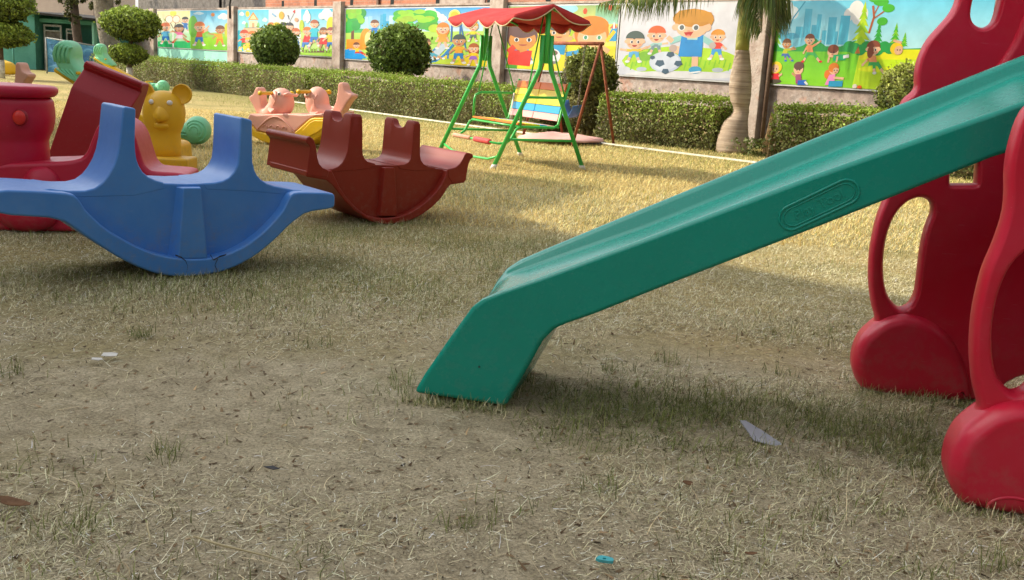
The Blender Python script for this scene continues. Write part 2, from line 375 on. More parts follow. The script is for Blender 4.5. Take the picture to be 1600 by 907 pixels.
# ------------------------------------------------------------------ camera, sun, sky
cam = bpy.data.objects.new('camera', bpy.data.cameras.new('camera')); COL.objects.link(cam)
ax = [[0.9982048454657787, 0.012585019697156969, 0.05855513442784555], [-0.05989229072794672, 0.2097503282859495, 0.9759189071307592], [-0.0, -0.9776739830143577, 0.21012753969159162]]
Mx = Matrix([[ax[0][i], ax[1][i], ax[2][i]] for i in range(3)]).to_4x4()
Mx.translation = (0, 0, 1.0); cam.matrix_world = Mx
cam.data.sensor_width = 36; cam.data.lens = 36.0; cam.data.clip_end = 500; cam.data.clip_start = .05
SC.camera = cam
EL = R(36); to_sun = Vector((-.985 * math.cos(EL), .17 * math.cos(EL), math.sin(EL)))
sun = bpy.data.objects.new('sun', bpy.data.lights.new('sun', 'SUN')); COL.objects.link(sun)
sun.data.energy = 5.0; sun.data.angle = R(.6); sun.data.color = (1, .87, .66)
sun.rotation_euler = (-to_sun).to_track_quat('-Z', 'Y').to_euler()
w = bpy.data.worlds.new('World'); SC.world = w; w.use_nodes = True
nt = w.node_tree; bg = nt.nodes['Background']
sky = N(nt, 'ShaderNodeTexSky'); sky.sky_type = 'NISHITA'; sky.sun_disc = False
sky.sun_elevation = EL; sky.sun_rotation = math.atan2(to_sun.x, to_sun.y); sky.dust_density = 3.0; sky.air_density = 1.0
hs = N(nt, 'ShaderNodeHueSaturation', Saturation=.22, Value=2.1); nt.links.new(sky.outputs[0], hs.inputs['Color']); nt.links.new(hs.outputs[0], bg.inputs['Color'])
bg.inputs['Strength'].default_value = .15
SC.view_settings.view_transform = 'Standard'; SC.view_settings.look = 'None'; SC.view_settings.exposure = 0

# ------------------------------------------------------------------ ground
def ground_mat():
    m, nt, b = nodes('dry lawn soil'); L = nt.links
    tc = N(nt, 'ShaderNodeTexCoord'); O = tc.outputs['Object']
    def noise(s, d=6.0, ro=.6):
        n = N(nt, 'ShaderNodeTexNoise', Scale=s, Detail=d, Roughness=ro); L.new(O, n.inputs['Vector']); return n.outputs['Fac']
    soil0 = ramp(nt, [(.28, (.32, .265, .165)), (.5, (.56, .475, .31)), (.72, (.76, .66, .45))]); L.new(noise(9, 12, .78), soil0.inputs[0])
    grain = ramp(nt, [(.32, .42), (.5, .95), (.70, 1.35)]); L.new(noise(120, 6, .8), grain.inputs[0])
    soil = N(nt, 'ShaderNodeMix', data_type='RGBA', blend_type='MULTIPLY'); soil.inputs['Factor'].default_value = 1.0; soil.clamp_result = False
    L.new(soil0.outputs[0], soil.inputs['A']); L.new(grain.outputs[0], soil.inputs['B'])
    dry = ramp(nt, [(.3, (.21, .165, .07)), (.5, (.45, .355, .155)), (.7, (.68, .55, .27))]); L.new(noise(30, 8, .8), dry.inputs[0])
    grn = ramp(nt, [(.3, (.09, .105, .032)), (.7, (.24, .25, .08))]); L.new(noise(26, 6, .75), grn.inputs[0])
    sx = N(nt, 'ShaderNodeSeparateXYZ'); L.new(O, sx.inputs[0])
    far = N(nt, 'ShaderNodeMapRange'); far.inputs['From Min'].default_value = 3.0; far.inputs['From Max'].default_value = 6.5; L.new(sx.outputs['Y'], far.inputs['Value'])
    nb = noise(1.1, 4); ad = N(nt, 'ShaderNodeMath', operation='ADD'); L.new(far.outputs[0], ad.inputs[0]); L.new(nb, ad.inputs[1])
    rr = ramp(nt, [(.55, 0.0), (.95, 1.0)]); L.new(ad.outputs[0], rr.inputs[0])
    m1 = N(nt, 'ShaderNodeMix', data_type='RGBA'); L.new(rr.outputs[0], m1.inputs['Factor']); L.new(soil.outputs['Result'], m1.inputs['A']); L.new(dry.outputs[0], m1.inputs['B'])
    # greener towards the hedge (distance measured across the lawn) and in patches
    gx = N(nt, 'ShaderNodeVectorMath', operation='DOT_PRODUCT'); L.new(O, gx.inputs[0]); gx.inputs[1].default_value = (.755, .656, 0)
    g2 = N(nt, 'ShaderNodeMapRange'); g2.inputs['From Min'].default_value = 8.0; g2.inputs['From Max'].default_value = 11.6; g2.inputs['To Max'].default_value = .75; L.new(gx.outputs['Value'], g2.inputs['Value'])
    gp_ = ramp(nt, [(.42, 0.0), (.68, .75)]); L.new(noise(.8, 6, .65), gp_.inputs[0])
    mxm = N(nt, 'ShaderNodeMath', operation='MAXIMUM'); L.new(g2.outputs[0], mxm.inputs[0]); L.new(gp_.outputs[0], mxm.inputs[1])
    mm = N(nt, 'ShaderNodeMath', operation='MULTIPLY'); L.new(mxm.outputs[0], mm.inputs[0]); L.new(rr.outputs[0], mm.inputs[1])
    m2 = N(nt, 'ShaderNodeMix', data_type='RGBA'); L.new(mm.outputs[0], m2.inputs['Factor']); L.new(m1.outputs['Result'], m2.inputs['A']); L.new(grn.outputs[0], m2.inputs['B'])
    L.new(m2.outputs['Result'], b.inputs['Base Color'])
    h = noise(40, 10, .75); bp = N(nt, 'ShaderNodeBump', Strength=.9, Distance=.02); L.new(h, bp.inputs['Height'])
    h2 = noise(3, 8, .7); b2 = N(nt, 'ShaderNodeBump', Strength=.6, Distance=.08); L.new(h2, b2.inputs['Height']); L.new(bp.outputs[0], b2.inputs['Normal'])
    L.new(b2.outputs[0], b.inputs['Normal']); b.inputs['Roughness'].default_value = .97; b.inputs['Specular IOR Level'].default_value = .1
    return m
def build_ground():
    # fine grid near the camera for gentle relief, growing cells out to the horizon
    xs = np.concatenate([-np.geomspace(400, 6, 24), np.linspace(-5.8, 5.8, 150), np.geomspace(6, 400, 24)])
    ys = np.concatenate([-np.geomspace(300, 1, 14), np.linspace(-.5, 8, 140), np.geomspace(8.2, 400, 40)])
    X, Y = np.meshgrid(xs, ys)
    near = np.clip((9 - np.hypot(X, Y)) / 6, 0, 1)
    Z = (vnoise(X, Y, 2.2, 3) - .5) * .024 * near + (vnoise(X, Y, 7, 4) - .5) * .010 * near - .006 * near
    V = np.stack([X, Y, Z], -1).reshape(-1, 3); nx = len(xs); ny = len(ys)
    i = np.arange((ny - 1) * (nx - 1)); r_, c_ = i // (nx - 1), i % (nx - 1); k = r_ * nx + c_
    F = np.stack([k, k + 1, k + nx + 1, k + nx], 1)
    o = fast_mesh('ground', V, F, np.ones((len(V), 3)), ground_mat())
    o.data.polygons.foreach_set('use_smooth', [True] * len(F)); tag(o, kind='structure')
build_ground()

# ------------------------------------------------------------------ grass (uncountable: one object per kind)
def gz(x, y):
    near = np.clip((9 - np.hypot(x, y)) / 6, 0, 1)
    return (vnoise(x, y, 2.2, 3) - .5) * .024 * near + (vnoise(x, y, 7, 4) - .5) * .010 * near - .006 * near
def fan(n, y0, y1, p=1.0, k=.62):
    y = (y0 ** p + (y1 ** p - y0 ** p) * rng.random(n)) ** (1 / p)
    x = (rng.random(n) * 2 - 1) * (k * y + .35)
    return x, y
def blades(x, y, L, W, lift, curl, col, tipcol=None, seg=3):
    """curved tapered strips lying or standing on the ground"""
    n = len(x); yaw = rng.uniform(0, 2 * np.pi, n); z0 = gz(x, y)
    V = np.empty((n, seg + 1, 2, 3)); C = np.empty((n, seg + 1, 2, 3))
    px, py, pz = x.copy(), y.copy(), z0 + .001; ang = lift.copy(); yw = yaw.copy()
    dl = L / seg; dyaw = rng.normal(0, .22, n) * (curl > 0)
    for k in range(seg + 1):
        wk = W * (1 - .75 * (k / seg) ** 1.5) * .5
        ox, oy = -np.sin(yw) * wk, np.cos(yw) * wk
        V[:, k, 0] = np.stack([px - ox, py - oy, pz], 1); V[:, k, 1] = np.stack([px + ox, py + oy, pz + wk * .3], 1)
        c = col if tipcol is None else col * (1 - k / seg) + tipcol * (k / seg)
        C[:, k, 0] = c; C[:, k, 1] = c
        px = px + np.cos(yw) * np.cos(ang) * dl; py = py + np.sin(yw) * np.cos(ang) * dl; pz = np.maximum(pz + np.sin(ang) * dl, z0 + .0015)
        ang = ang - curl / seg; yw = yw + dyaw
    b = np.arange(n)[:, None] * (seg + 1) * 2; q = []
    for k in range(seg): q.append(np.stack([b[:, 0] + 2 * k, b[:, 0] + 2 * k + 2, b[:, 0] + 2 * k + 3, b[:, 0] + 2 * k + 1], 1))
    return V.reshape(-1, 3), np.concatenate(q), C.reshape(-1, 3)
def join(parts):
    V, F, C = [], [], []; k = 0
    for v, f, c in parts: V.append(v); F.append(f + k); C.append(c); k += len(v)
    return np.concatenate(V), np.concatenate(F), np.concatenate(C)
def tint(n, a, b, var=.18):
    t = rng.random((n, 1)); c = np.array(a) * (1 - t) + np.array(b) * t
    return np.clip(c * 1.22 * rng.normal(1, var, (n, 1)), .01, .95)
def bare(x, y):
    """how bare the soil is (0..1): worn ground in front of the slide"""
    d = np.hypot((x + .75) / 1.25, (y - 2.95) / .75)
    d2 = np.hypot((x - .9) / .9, (y - 3.75) / .35)
    d3 = np.hypot((x + .2) / 1.6, (y - 1.9) / .35)
    n = vnoise(x, y, 3.1, 11) * .7
    return np.clip(np.maximum.reduce([1.55 - d, 1.1 - d2, .75 - d3]) + n - .35, 0, 1)
def greenness(x, y):
    sl = np.exp(-(((x - .75) / .75) ** 2 + ((y - 2.98) / .24) ** 2)) * 1.25        # strip shaded by the slide
    sl2 = np.exp(-(((x + 1.55) / .45) ** 2 + ((y - 2.2) / .5) ** 2)) * .55 + np.exp(-(((x + 1.6) / 1.0) ** 2 + ((y - 4.2) / .5) ** 2)) * .8
    sl3 = np.exp(-(((x + .6) / 2.2) ** 2 + ((y - 5.6) / 1.4) ** 2)) * .62
    return np.clip(sl + sl2 + sl3 + (vnoise(x, y, 1.7, 21) - .62) * 1.2, 0, 1)
def grass():
    dryp, grnp = [], []
    def sel(x, y, keep): k = rng.random(len(x)) < keep; return x[k], y[k]
    # long dead stems lying about
    x, y = fan(80000, 1.55, 5.5, 1.5); x, y = sel(x, y, np.clip(1 - bare(x, y) * .85, .08, 1) * np.clip(.35 + (vnoise(x, y, 2.6, 51) - .3) * 1.6, .12, 1)); n = len(x)
    dryp.append(blades(x, y, rng.gamma(2.0, .011, n) + .010, rng.uniform(.0010, .0027, n), rng.normal(.12, .2, n), rng.normal(.25, .30, n), tint(n, (.30, .26, .15), (.92, .84, .60), .26)))
    x, y = fan(900, 1.55, 4.5, 1.3); n = len(x)
    dryp.append(blades(x, y, rng.uniform(.07, .17, n), rng.uniform(.0012, .0024, n), rng.normal(.12, .1, n), rng.normal(.25, .2, n), tint(n, (.42, .33, .19), (.78, .66, .42)), seg=5))
    # short matted dry turf
    x, y = fan(400000, 1.6, 9.0, 1.5); x, y = sel(x, y, np.clip(1 - bare(x, y) * 1.6, .03, 1) * np.clip(.55 + (vnoise(x, y, 3.3, 61) - .35) * 1.4, .2, 1)); n = len(x)
    dryp.append(blades(x, y, rng.uniform(.012, .04, n), rng.uniform(.0009, .0020, n) * (1 + y * .10), rng.uniform(.0, 1.0, n), rng.normal(.6, .5, n), tint(n, (.30, .275, .15), (.80, .74, .48), .27), seg=2))
    x, y = fan(210000, 6.5, 18, 1.35, .56); n = len(x)
    dryp.append(blades(x, y, rng.uniform(.025, .06, n), rng.uniform(.0025, .006, n), rng.uniform(.2, 1.3, n), rng.normal(.5, .4, n), tint(n, (.50, .38, .14), (.80, .65, .30), .22), seg=2))
    # chaff, crumbs and bits of broken stem that give worn turf its grain
    x, y = fan(190000, 1.55, 6.0, 1.45); x, y = sel(x, y, np.clip(1 - bare(x, y) * .85, .12, 1)); n = len(x)
    dryp.append(blades(x, y, rng.uniform(.003, .012, n), rng.uniform(.0014, .0036, n) * (.8 + y * .1), rng.normal(.15, .3, n), rng.normal(0, .3, n), np.where(rng.random((n, 1)) < .45, tint(n, (.07, .055, .035), (.20, .16, .10), .3), tint(n, (.45, .39, .25), (.88, .80, .58), .25)), seg=1))
    x, y = fan(2600, 1.55, 4.5, 1.4); n = len(x)
    dryp.append(blades(x, y, rng.uniform(.010, .028, n), rng.uniform(.005, .011, n), rng.normal(.2, .25, n), rng.normal(.3, .5, n), tint(n, (.10, .065, .035), (.34, .24, .13), .3), seg=2))
    o = fast_mesh('dry_grass', *join(dryp), M['blade']); tag(o, 'short straw-coloured dead grass and loose stems over the worn ground', 'grass', kind='stuff')
    # living grass
    x, y = fan(200000, 1.6, 8.5, 1.5); x, y = sel(x, y, greenness(x, y) ** 1.3 * .8 * np.clip(1 - .7 * bare(x, y), 0, 1)); n = len(x)
    g = tint(n, (.10, .125, .035), (.28, .30, .11), .22)
    grnp.append(blades(x, y, rng.uniform(.018, .06, n), rng.uniform(.0012, .003, n), rng.uniform(.5, 1.5, n), rng.normal(.7, .5, n), g, g * 1.25, seg=3))
    m_ = 11000; x = .75 + rng.normal(0, .62, m_); y = 2.97 + rng.normal(0, .17, m_) - .06 * x; x, y = sel(x, y, np.clip(.35 + (vnoise(x, y, 5, 44) - .35) * 2.0, .05, 1) * (x > .02) * (x < 2.6)); n = len(x)
    g = tint(n, (.08, .10, .028), (.24, .26, .085), .2)
    grnp.append(blades(x, y, rng.uniform(.015, .05, n), rng.uniform(.0012, .003, n), rng.uniform(.2, 1.4, n), rng.normal(.7, .5, n), g, g * 1.2, seg=3))
    # grass growing up round the feet of the things standing on it
    for a, b, m_ in (((-.32, 3.0), (.0, 2.93), 420), ((-.02, 2.95), (.08, 3.3), 160), ((1.10, 2.38), (1.75, 2.24), 700), ((1.10, 2.40), (1.13, 2.6), 150), ((1.17, 3.33), (1.62, 3.22), 500), ((-1.75, 4.35), (-1.25, 4.62), 420), ((-1.05, 6.2), (-.55, 6.55), 300)):
        t = rng.random(m_); x = a[0] + (b[0] - a[0]) * t + rng.normal(0, .018, m_); y = a[1] + (b[1] - a[1]) * t - np.abs(rng.normal(0, .022, m_)) + .012
        g = np.where(rng.random((m_, 1)) < .5, tint(m_, (.10, .13, .035), (.26, .29, .10), .2), tint(m_, (.38, .32, .18), (.80, .72, .46), .2))
        grnp.append(blades(x, y, rng.uniform(.015, .055, m_), rng.uniform(.0012, .0026, m_), rng.uniform(.3, 1.5, m_), rng.normal(.6, .5, m_), g, g * 1.15, seg=3))
    # scattered tufts in the foreground
    for _ in range(46):
        cx, cy = fan(1, 1.6, 3.6, 1.3); m_ = rng.integers(12, 60)
        x = cx + rng.normal(0, .035, m_); y = cy + rng.normal(0, .03, m_)
        g = tint(m_, (.08, .11, .025), (.2, .22, .07), .2)
        grnp.append(blades(x, y, rng.uniform(.02, .07, m_), rng.uniform(.0012, .0028, m_), rng.uniform(.6, 1.5, m_), rng.normal(.6, .4, m_), g, g * 1.3, seg=3))
    x, y = fan(90000, 7, 24, 1.3, .52); gg = np.clip((.755 * x + .656 * y - 8.0) / 3.0, 0, 1) * .8 + .12 + (vnoise(x, y, .9, 33) - .5) * .5
    x, y = sel(x, y, gg); n = len(x); g = tint(n, (.14, .17, .035), (.30, .32, .085), .2)
    grnp.append(blades(x, y, rng.uniform(.03, .07, n), rng.uniform(.003, .007, n), rng.uniform(.4, 1.4, n), rng.normal(.5, .4, n), g, g * 1.2, seg=2))
    o = fast_mesh('green_grass', *join(grnp), M['blade']); tag(o, 'living green grass in tufts and under the slide', 'grass', kind='stuff')
grass()

# chalk / rope boundary line of the lawn
def line_strip(name, pts, wd):
    mb = MB()
    for (a, b) in zip(pts[:-1], pts[1:]):
        a = Vector(a); b = Vector(b); nrm = Vector((-(b - a).y, (b - a).x, 0)).normalized() * wd / 2
        k = max(2, int((b - a).length / .3)); rows = []
        for i in range(k + 1):
            p = a.lerp(b, i / k); j = 1 + random.uniform(-.25, .25)
            rows.append([p - nrm * j + Vector((0, 0, .052)), p - nrm * j + Vector((0, 0, .03)), p + nrm * j + Vector((0, 0, .03)), p + nrm * j + Vector((0, 0, .052))])
        mb.loft([[tuple(q) for q in r_] for r_ in rows])
    return tag(mb.build(name, M['rope'], smooth=False), kind='structure')
line_strip('boundary_line', [(-5.301,22.921,0), (-1.590,18.315,0), (1.344,14.712,0), (2.962,12.968,0), (4.2, 11.6, 0)], .02)
line_strip('boundary_line', [(-5.348,23.063,0), (-4.9, 24.3, 0)], .035)

# ------------------------------------------------------------------ the slide with its two red side panels
def make_slide():
    ang = math.atan2(-.208, .978); s0, n0 = .4, 3.1
    loc = (s0 * .978 + n0 * .208, -s0 * .208 + n0 * .978, 0)
    root = empty('playground_slide', loc, ang, 'big teal plastic slide with red wavy side panels in the right foreground', 'slide')
    nr, fr = 2.885 - n0, 3.305 - n0
    # (near top, far top, bottom) stations from the foot upwards, s and z
    st = [((-.905, .010), (-.905, .010), (-.612, .004), 0.0),
          ((-.875, .070), (-.872, .075), (-.596, .045), .004),
          ((-.800, .195), (-.800, .205), (-.552, .135), .008),
          ((-.735, .298), (-.752, .305), (-.512, .222), .014),
          ((-.705, .326), (-.722, .350), (-.480, .262), .022),
          ((-.650, .356), (-.680, .384), (-.440, .284), .045),
          ((-.540, .406), (-.590, .432), (-.360, .322), .045),
          ((-.252, .545), (-.300, .584), (-.180, .418), .05),
          ((.194, .764), (.240, .863), (.225, .628), .05),
          ((.694, .995), (.769, 1.130), (.640, .850), .05),
          ((.90, 1.05), (.96, 1.19), (.82, .925), .05),
          ((1.10, 1.06), (1.12, 1.2), (1.08, .96), .05)]
    secs = []
    for a, b, c, d in st:
        A = Vector((a[0] - s0, nr, a[1])); B = Vector((b[0] - s0, fr, b[1])); Cn = Vector((c[0] - s0, nr, c[1])); Cf = Vector((c[0] - s0, fr, c[1]))
        dn = (Cn - A); dn.normalize()
        y = Vector((0, 1, 0)); rim = .034
        Bx = B.copy(); Bx.y = A.y
        secs.append([tuple(q) for q in (Cn, A, A.lerp(B, rim / (fr - nr)), A.lerp(B, .15) + dn * d, A.lerp(B, .85) + dn * d, A.lerp(B, 1 - rim / (fr - nr)), B, Cf)])
    mb = MB(); mb.loft(secs)
    mb.build('chute', M['teal'], root, bevel=.016, segs=4, angle=20)
    # maker's badge: a raised stadium border with raised lettering on the near wall
    th = math.atan2(.750 - .639, .307 - .127); cs, sn = math.cos(th), math.sin(th); cx, cz = .222 - s0, .690
    def onwall(u, v, d): return (cx + u * cs - v * sn, nr - d, cz + u * sn + v * cs)
    ring = []
    hl, hr = .078, .033
    for k in range(33):
        a = -math.pi / 2 + math.pi * k / 16 if k <= 16 else math.pi / 2 + math.pi * (k - 17) / 16
        ring.append(((hl if k <= 16 else -hl) + hr * math.cos(a), hr * math.sin(a)))
    mb = MB(); pts = [onwall(u, v, .0) for u, v in ring]; mb.tube(pts + pts[:2], .0038, 8, caps=False)
    pts2 = [onwall(u * .9, v * .74, .0) for u, v in ring]; mb.tube(pts2 + pts2[:2], .0022, 6, caps=False)
    bd = mb.build('badge_border', M['teal'], root)
    cu = bpy.data.curves.new('t', 'FONT'); cu.body = 'Play Tool'; cu.size = .038; cu.align_x = 'CENTER'; cu.align_y = 'CENTER'; cu.extrude = .0012; cu.bevel_depth = .0006; cu.space_character = .98
    ob = bpy.data.objects.new('t', cu); COL.objects.link(ob); bpy.context.view_layer.update()
    me = bpy.data.meshes.new_from_object(ob.evaluated_get(bpy.context.evaluated_depsgraph_get())); bpy.data.objects.remove(ob)
    for v in me.vertices: v.co = Vector(onwall(v.co.x, v.co.y, v.co.z))
    me.materials.clear(); me.update(); link('badge_lettering', me, root, M['teal'], smooth=False)
    # small bolt dimple at the foot
    mb = MB(); c = Vector((-.70 - s0, nr - .0005, .12)); mb.ball(c, (.0035, .0015, .0035), 10, 6); mb.build('bolt', M['dark'], root)
    left = [(.497, -.005), (.463, .032), (.446, .082), (.448, .138), (.464, .189), (.496, .226), (.506, .245), (.483, .298), (.464, .383), (.456, .48), (.463, .587), (.482, .66),
            (.494, .744), (.476, .862), (.490, .975), (.530, 1.012), (.522, 1.06), (.524, 1.109), (.542, 1.169), (.577, 1.218), (.602, 1.254), (.616, 1.293)]
    rest = [(.62, 1.42), (.70, 1.58), (.92, 1.70), (1.18, 1.66), (1.40, 1.48), (1.50, 1.22), (1.47, 1.0), (1.53, .74), (1.48, .45), (1.55, .24), (1.60, .1), (1.55, -.005), (1.27, -.005), (1.22, .09), (1.08, .14), (.95, .09), (.90, -.005)]
    h1 = [(.504, .452), (.516, .378), (.535, .325), (.574, .288), (.604, .302), (.619, .345), (.617, .42), (.615, .505), (.62, .569), (.634, .623), (.624, .658), (.593, .67), (.554, .652), (.522, .607), (.505, .538)]
    h2 = [(.662, 1.256), (.675, 1.228), (.703, 1.214), (.729, 1.229), (.736, 1.26), (.744, 1.36), (.735, 1.44), (.70, 1.47), (.675, 1.44), (.668, 1.34)]
    win = [(.677, .72), (.753, .726), (.747, .791), (.671, .780)]
    foot = [(.497, -.006), (.463, .030), (.444, .082), (.446, .138), (.462, .189), (.494, .228), (.53, .262), (.585, .284), (.66, .276), (.73, .235), (.79, .16), (.83, .07), (.84, -.006)]
    for ds, y0, first in ((0.0, 3.52, True), (.142, 2.59, False)):
        sh = lambda P: [(a - s0 + ds, z) for a, z in P]
        yy = y0 - n0
        # the window is a moulded square: keep its corners crisp with doubled points
        wq = [q for c in win for q in (c, c)]
        pan = puff('side_panel', sh(left + rest), yy + .035, yy + .125, .044, M['red'], root, [sh(h1), sh(h2), sh(wq)], sm=2, ins=.017)
        ft = puff('panel_foot', sh(foot), yy - (0 if first else .02), yy + .16, .055, M['red'], pan, sm=2, res=7, ins=.038)
        for k in range(0 if first else 2):
            mb = MB(); c0 = (.60 + k * .13 - s0 + ds, yy - .018, .012)
            mb.tube([(c0[0] + .06 * math.cos(a), c0[1], c0[2] + .036 * math.sin(a)) for a in [math.pi * i / 10 for i in range(11)]], .005, 6)
            mb.build('toe', M['red'], pan)
        # raised wave that divides the upper panel
        wv = [(.70, .96), (.71, 1.02), (.755, 1.10), (.79, 1.17), (.81, 1.26), (.85, 1.36), (.95, 1.46), (1.15, 1.48), (1.32, 1.36), (1.38, 1.15), (1.36, .95), (1.2, .85), (.9, .84)]
        puff('raised_wave', sh(wv), yy + .016, yy + .08, .03, M['red'], pan, sm=2, ins=.025)
    # deck between the panels and the steps behind
    mb = MB(); mb.box((.98 - s0, 2.70 - n0, .955), (1.42 - s0, 3.545 - n0, 1.0)); mb.build('deck', M['teal'], root, bevel=.012)
    for k in range(4):
        mb = MB(); mb.box((1.46 - s0 + .02 * (3 - k), 2.70 - n0, .18 + .2 * k), (1.58 - s0 + .02 * (3 - k), 3.545 - n0, .215 + .2 * k)); mb.build('step', M['teal'], root, bevel=.01)
make_slide()

# ------------------------------------------------------------------ rockers
def notch_back(name, prof, y0, y1, depth, hw, mat, parent):
    """a seat back: an (x,z) profile carried across, its top cut by a round notch"""
    mb = MB(); secs = []; ym = (y0 + y1) / 2; zt = max(z for _, z in prof); n = 33
    ys = [y0 + (y1 - y0) * k / n for k in range(n + 1)]
    for y in ys:
        t = abs(y - ym) / hw
        cut = depth * math.sqrt(max(0, 1 - t ** 2.6)) if t < 1 else 0
        e = min(y - y0, y1 - y); cut = max(cut, .02 * max(0, 1 - e / .02) ** 2)
        zz = zt - cut
        secs.append([(a, y, min(z, zz + (z - zt) * 0.15)) for a, z in prof])
    mb.loft(secs)
    return mb.build(name, mat, parent, bevel=.010, segs=3, angle=50)
def make_blue():
    root = empty('rocker', (-1.475,4.514,0), R(37), 'blue plastic boat rocker seesaw with cracked rim, nearest on the left', 'rocker')
    m = M['blue']; W = .45
    OUT = [(.725, .288), (.59, .274), (.509, .222), (.43, .148), (.333, .076), (.25, .035), (.164, .009), (.08, 0), (0, 0), (-.07, .008), (-.143, .028), (-.225, .066), (-.305, .115), (-.434, .214), (-.52, .285), (-.749, .309), (-.765, .34), (-.765, .395)]
    TOP = [(-.745, .41), (-.603, .402), (-.470, .388)]
    IN = [(-.445, .362), (-.418, .314), (-.342, .234), (-.223, .156), (-.15, .12), (-.071, .095), (.02, .08), (.118, .078), (.2, .094), (.286, .13), (.36, .18), (.412, .226), (.47, .29), (.497, .345), (.515, .366)]
    TR = [(.556, .371), (.723, .364), (.738, .35), (.738, .30)]
    prism('rocker_rim', chaikin(OUT + TOP + IN + TR, 1, .2), 0, W, m, root, bevel=.011, segs=4)
    body = [(-.46, .375), (-.36, .383), (-.20, .405), (-.10, .418), (.032, .411), (.164, .414), (.25, .410), (.40, .385), (.51, .358), ] + [(a * 1.04, z - .022) for a, z in IN[::-1]]
    prism('body', body, .0665, W - .0665, m, root, bevel=.008)
    left = [(-.58, .398), (-.54, .402), (-.50, .3945), (-.462, .3915), (-.405, .391), (-.364, .401), (-.332, .425), (-.308, .455), (-.285, .495), (-.270, .537), (-.258, .59), (-.251, .65), (-.241, .735), (-.236, .748), (-.190, .743), (-.186, .735), (-.192, .60), (-.191, .555), (-.186, .52), (-.177, .495), (-.160, .466), (-.136, .445), (-.105, .43), (-.07, .420), (-.06, .39), (-.2, .36), (-.42, .36), (-.56, .37)]
    right = [(.10, .413), (.164, .416), (.20, .424), (.227, .438), (.252, .463), (.269, .495), (.275, .54), (.278, .60), (.281, .705), (.287, .714), (.335, .703), (.340, .695), (.342, .56), (.343, .511), (.353, .470), (.366, .446), (.385, .426), (.415, .407), (.451, .395), (.50, .385), (.55, .3745), (.60, .371), (.60, .35), (.49, .35), (.3, .37), (.12, .38)]
    prism('seat_back', left, .065, W - .045, m, root, bevel=.013, segs=4, angle=40)
    prism('seat_back', right, .065, W - .045, m, root, bevel=.013, segs=4, angle=40)
    for y in (0, 1):
        mb = MB(); q = [(-.002, .402), (.076, .401), (.104, .076), (-.028, .084)]; o = [(-.022, .401), (.098, .40), (.126, .07), (-.066, .08)]
        fy, by = (.006, .085) if y == 0 else (W - .006, W - .085)
        mb.loft([[(a, fy, z) for a, z in q], [(a, by, z) for a, z in o]]); mb.build('rib', m, root, bevel=.006)
    # cracks in the worn rim, dark jagged slits standing a hair proud of the plastic
    for pts in ([(-.045, .103), (-.02, .092), (.0, .075), (.01, .05), (.005, .02)], [(.115, .094), (.13, .07), (.155, .083), (.19, .092)], [(.15, .075), (.135, .045), (.15, .012)]):
        mb = MB()
        for (a, b) in zip(pts[:-1], pts[1:]):
            wd = .0035; mb.add([(a[0], -.0012, a[1] - wd), (b[0], -.0012, b[1] - wd * .6), (b[0], -.0012, b[1] + wd * .6), (a[0], -.0012, a[1] + wd)], [[0, 1, 2, 3]])
        mb.build('crack', M['black'], root, smooth=False)
make_blue()
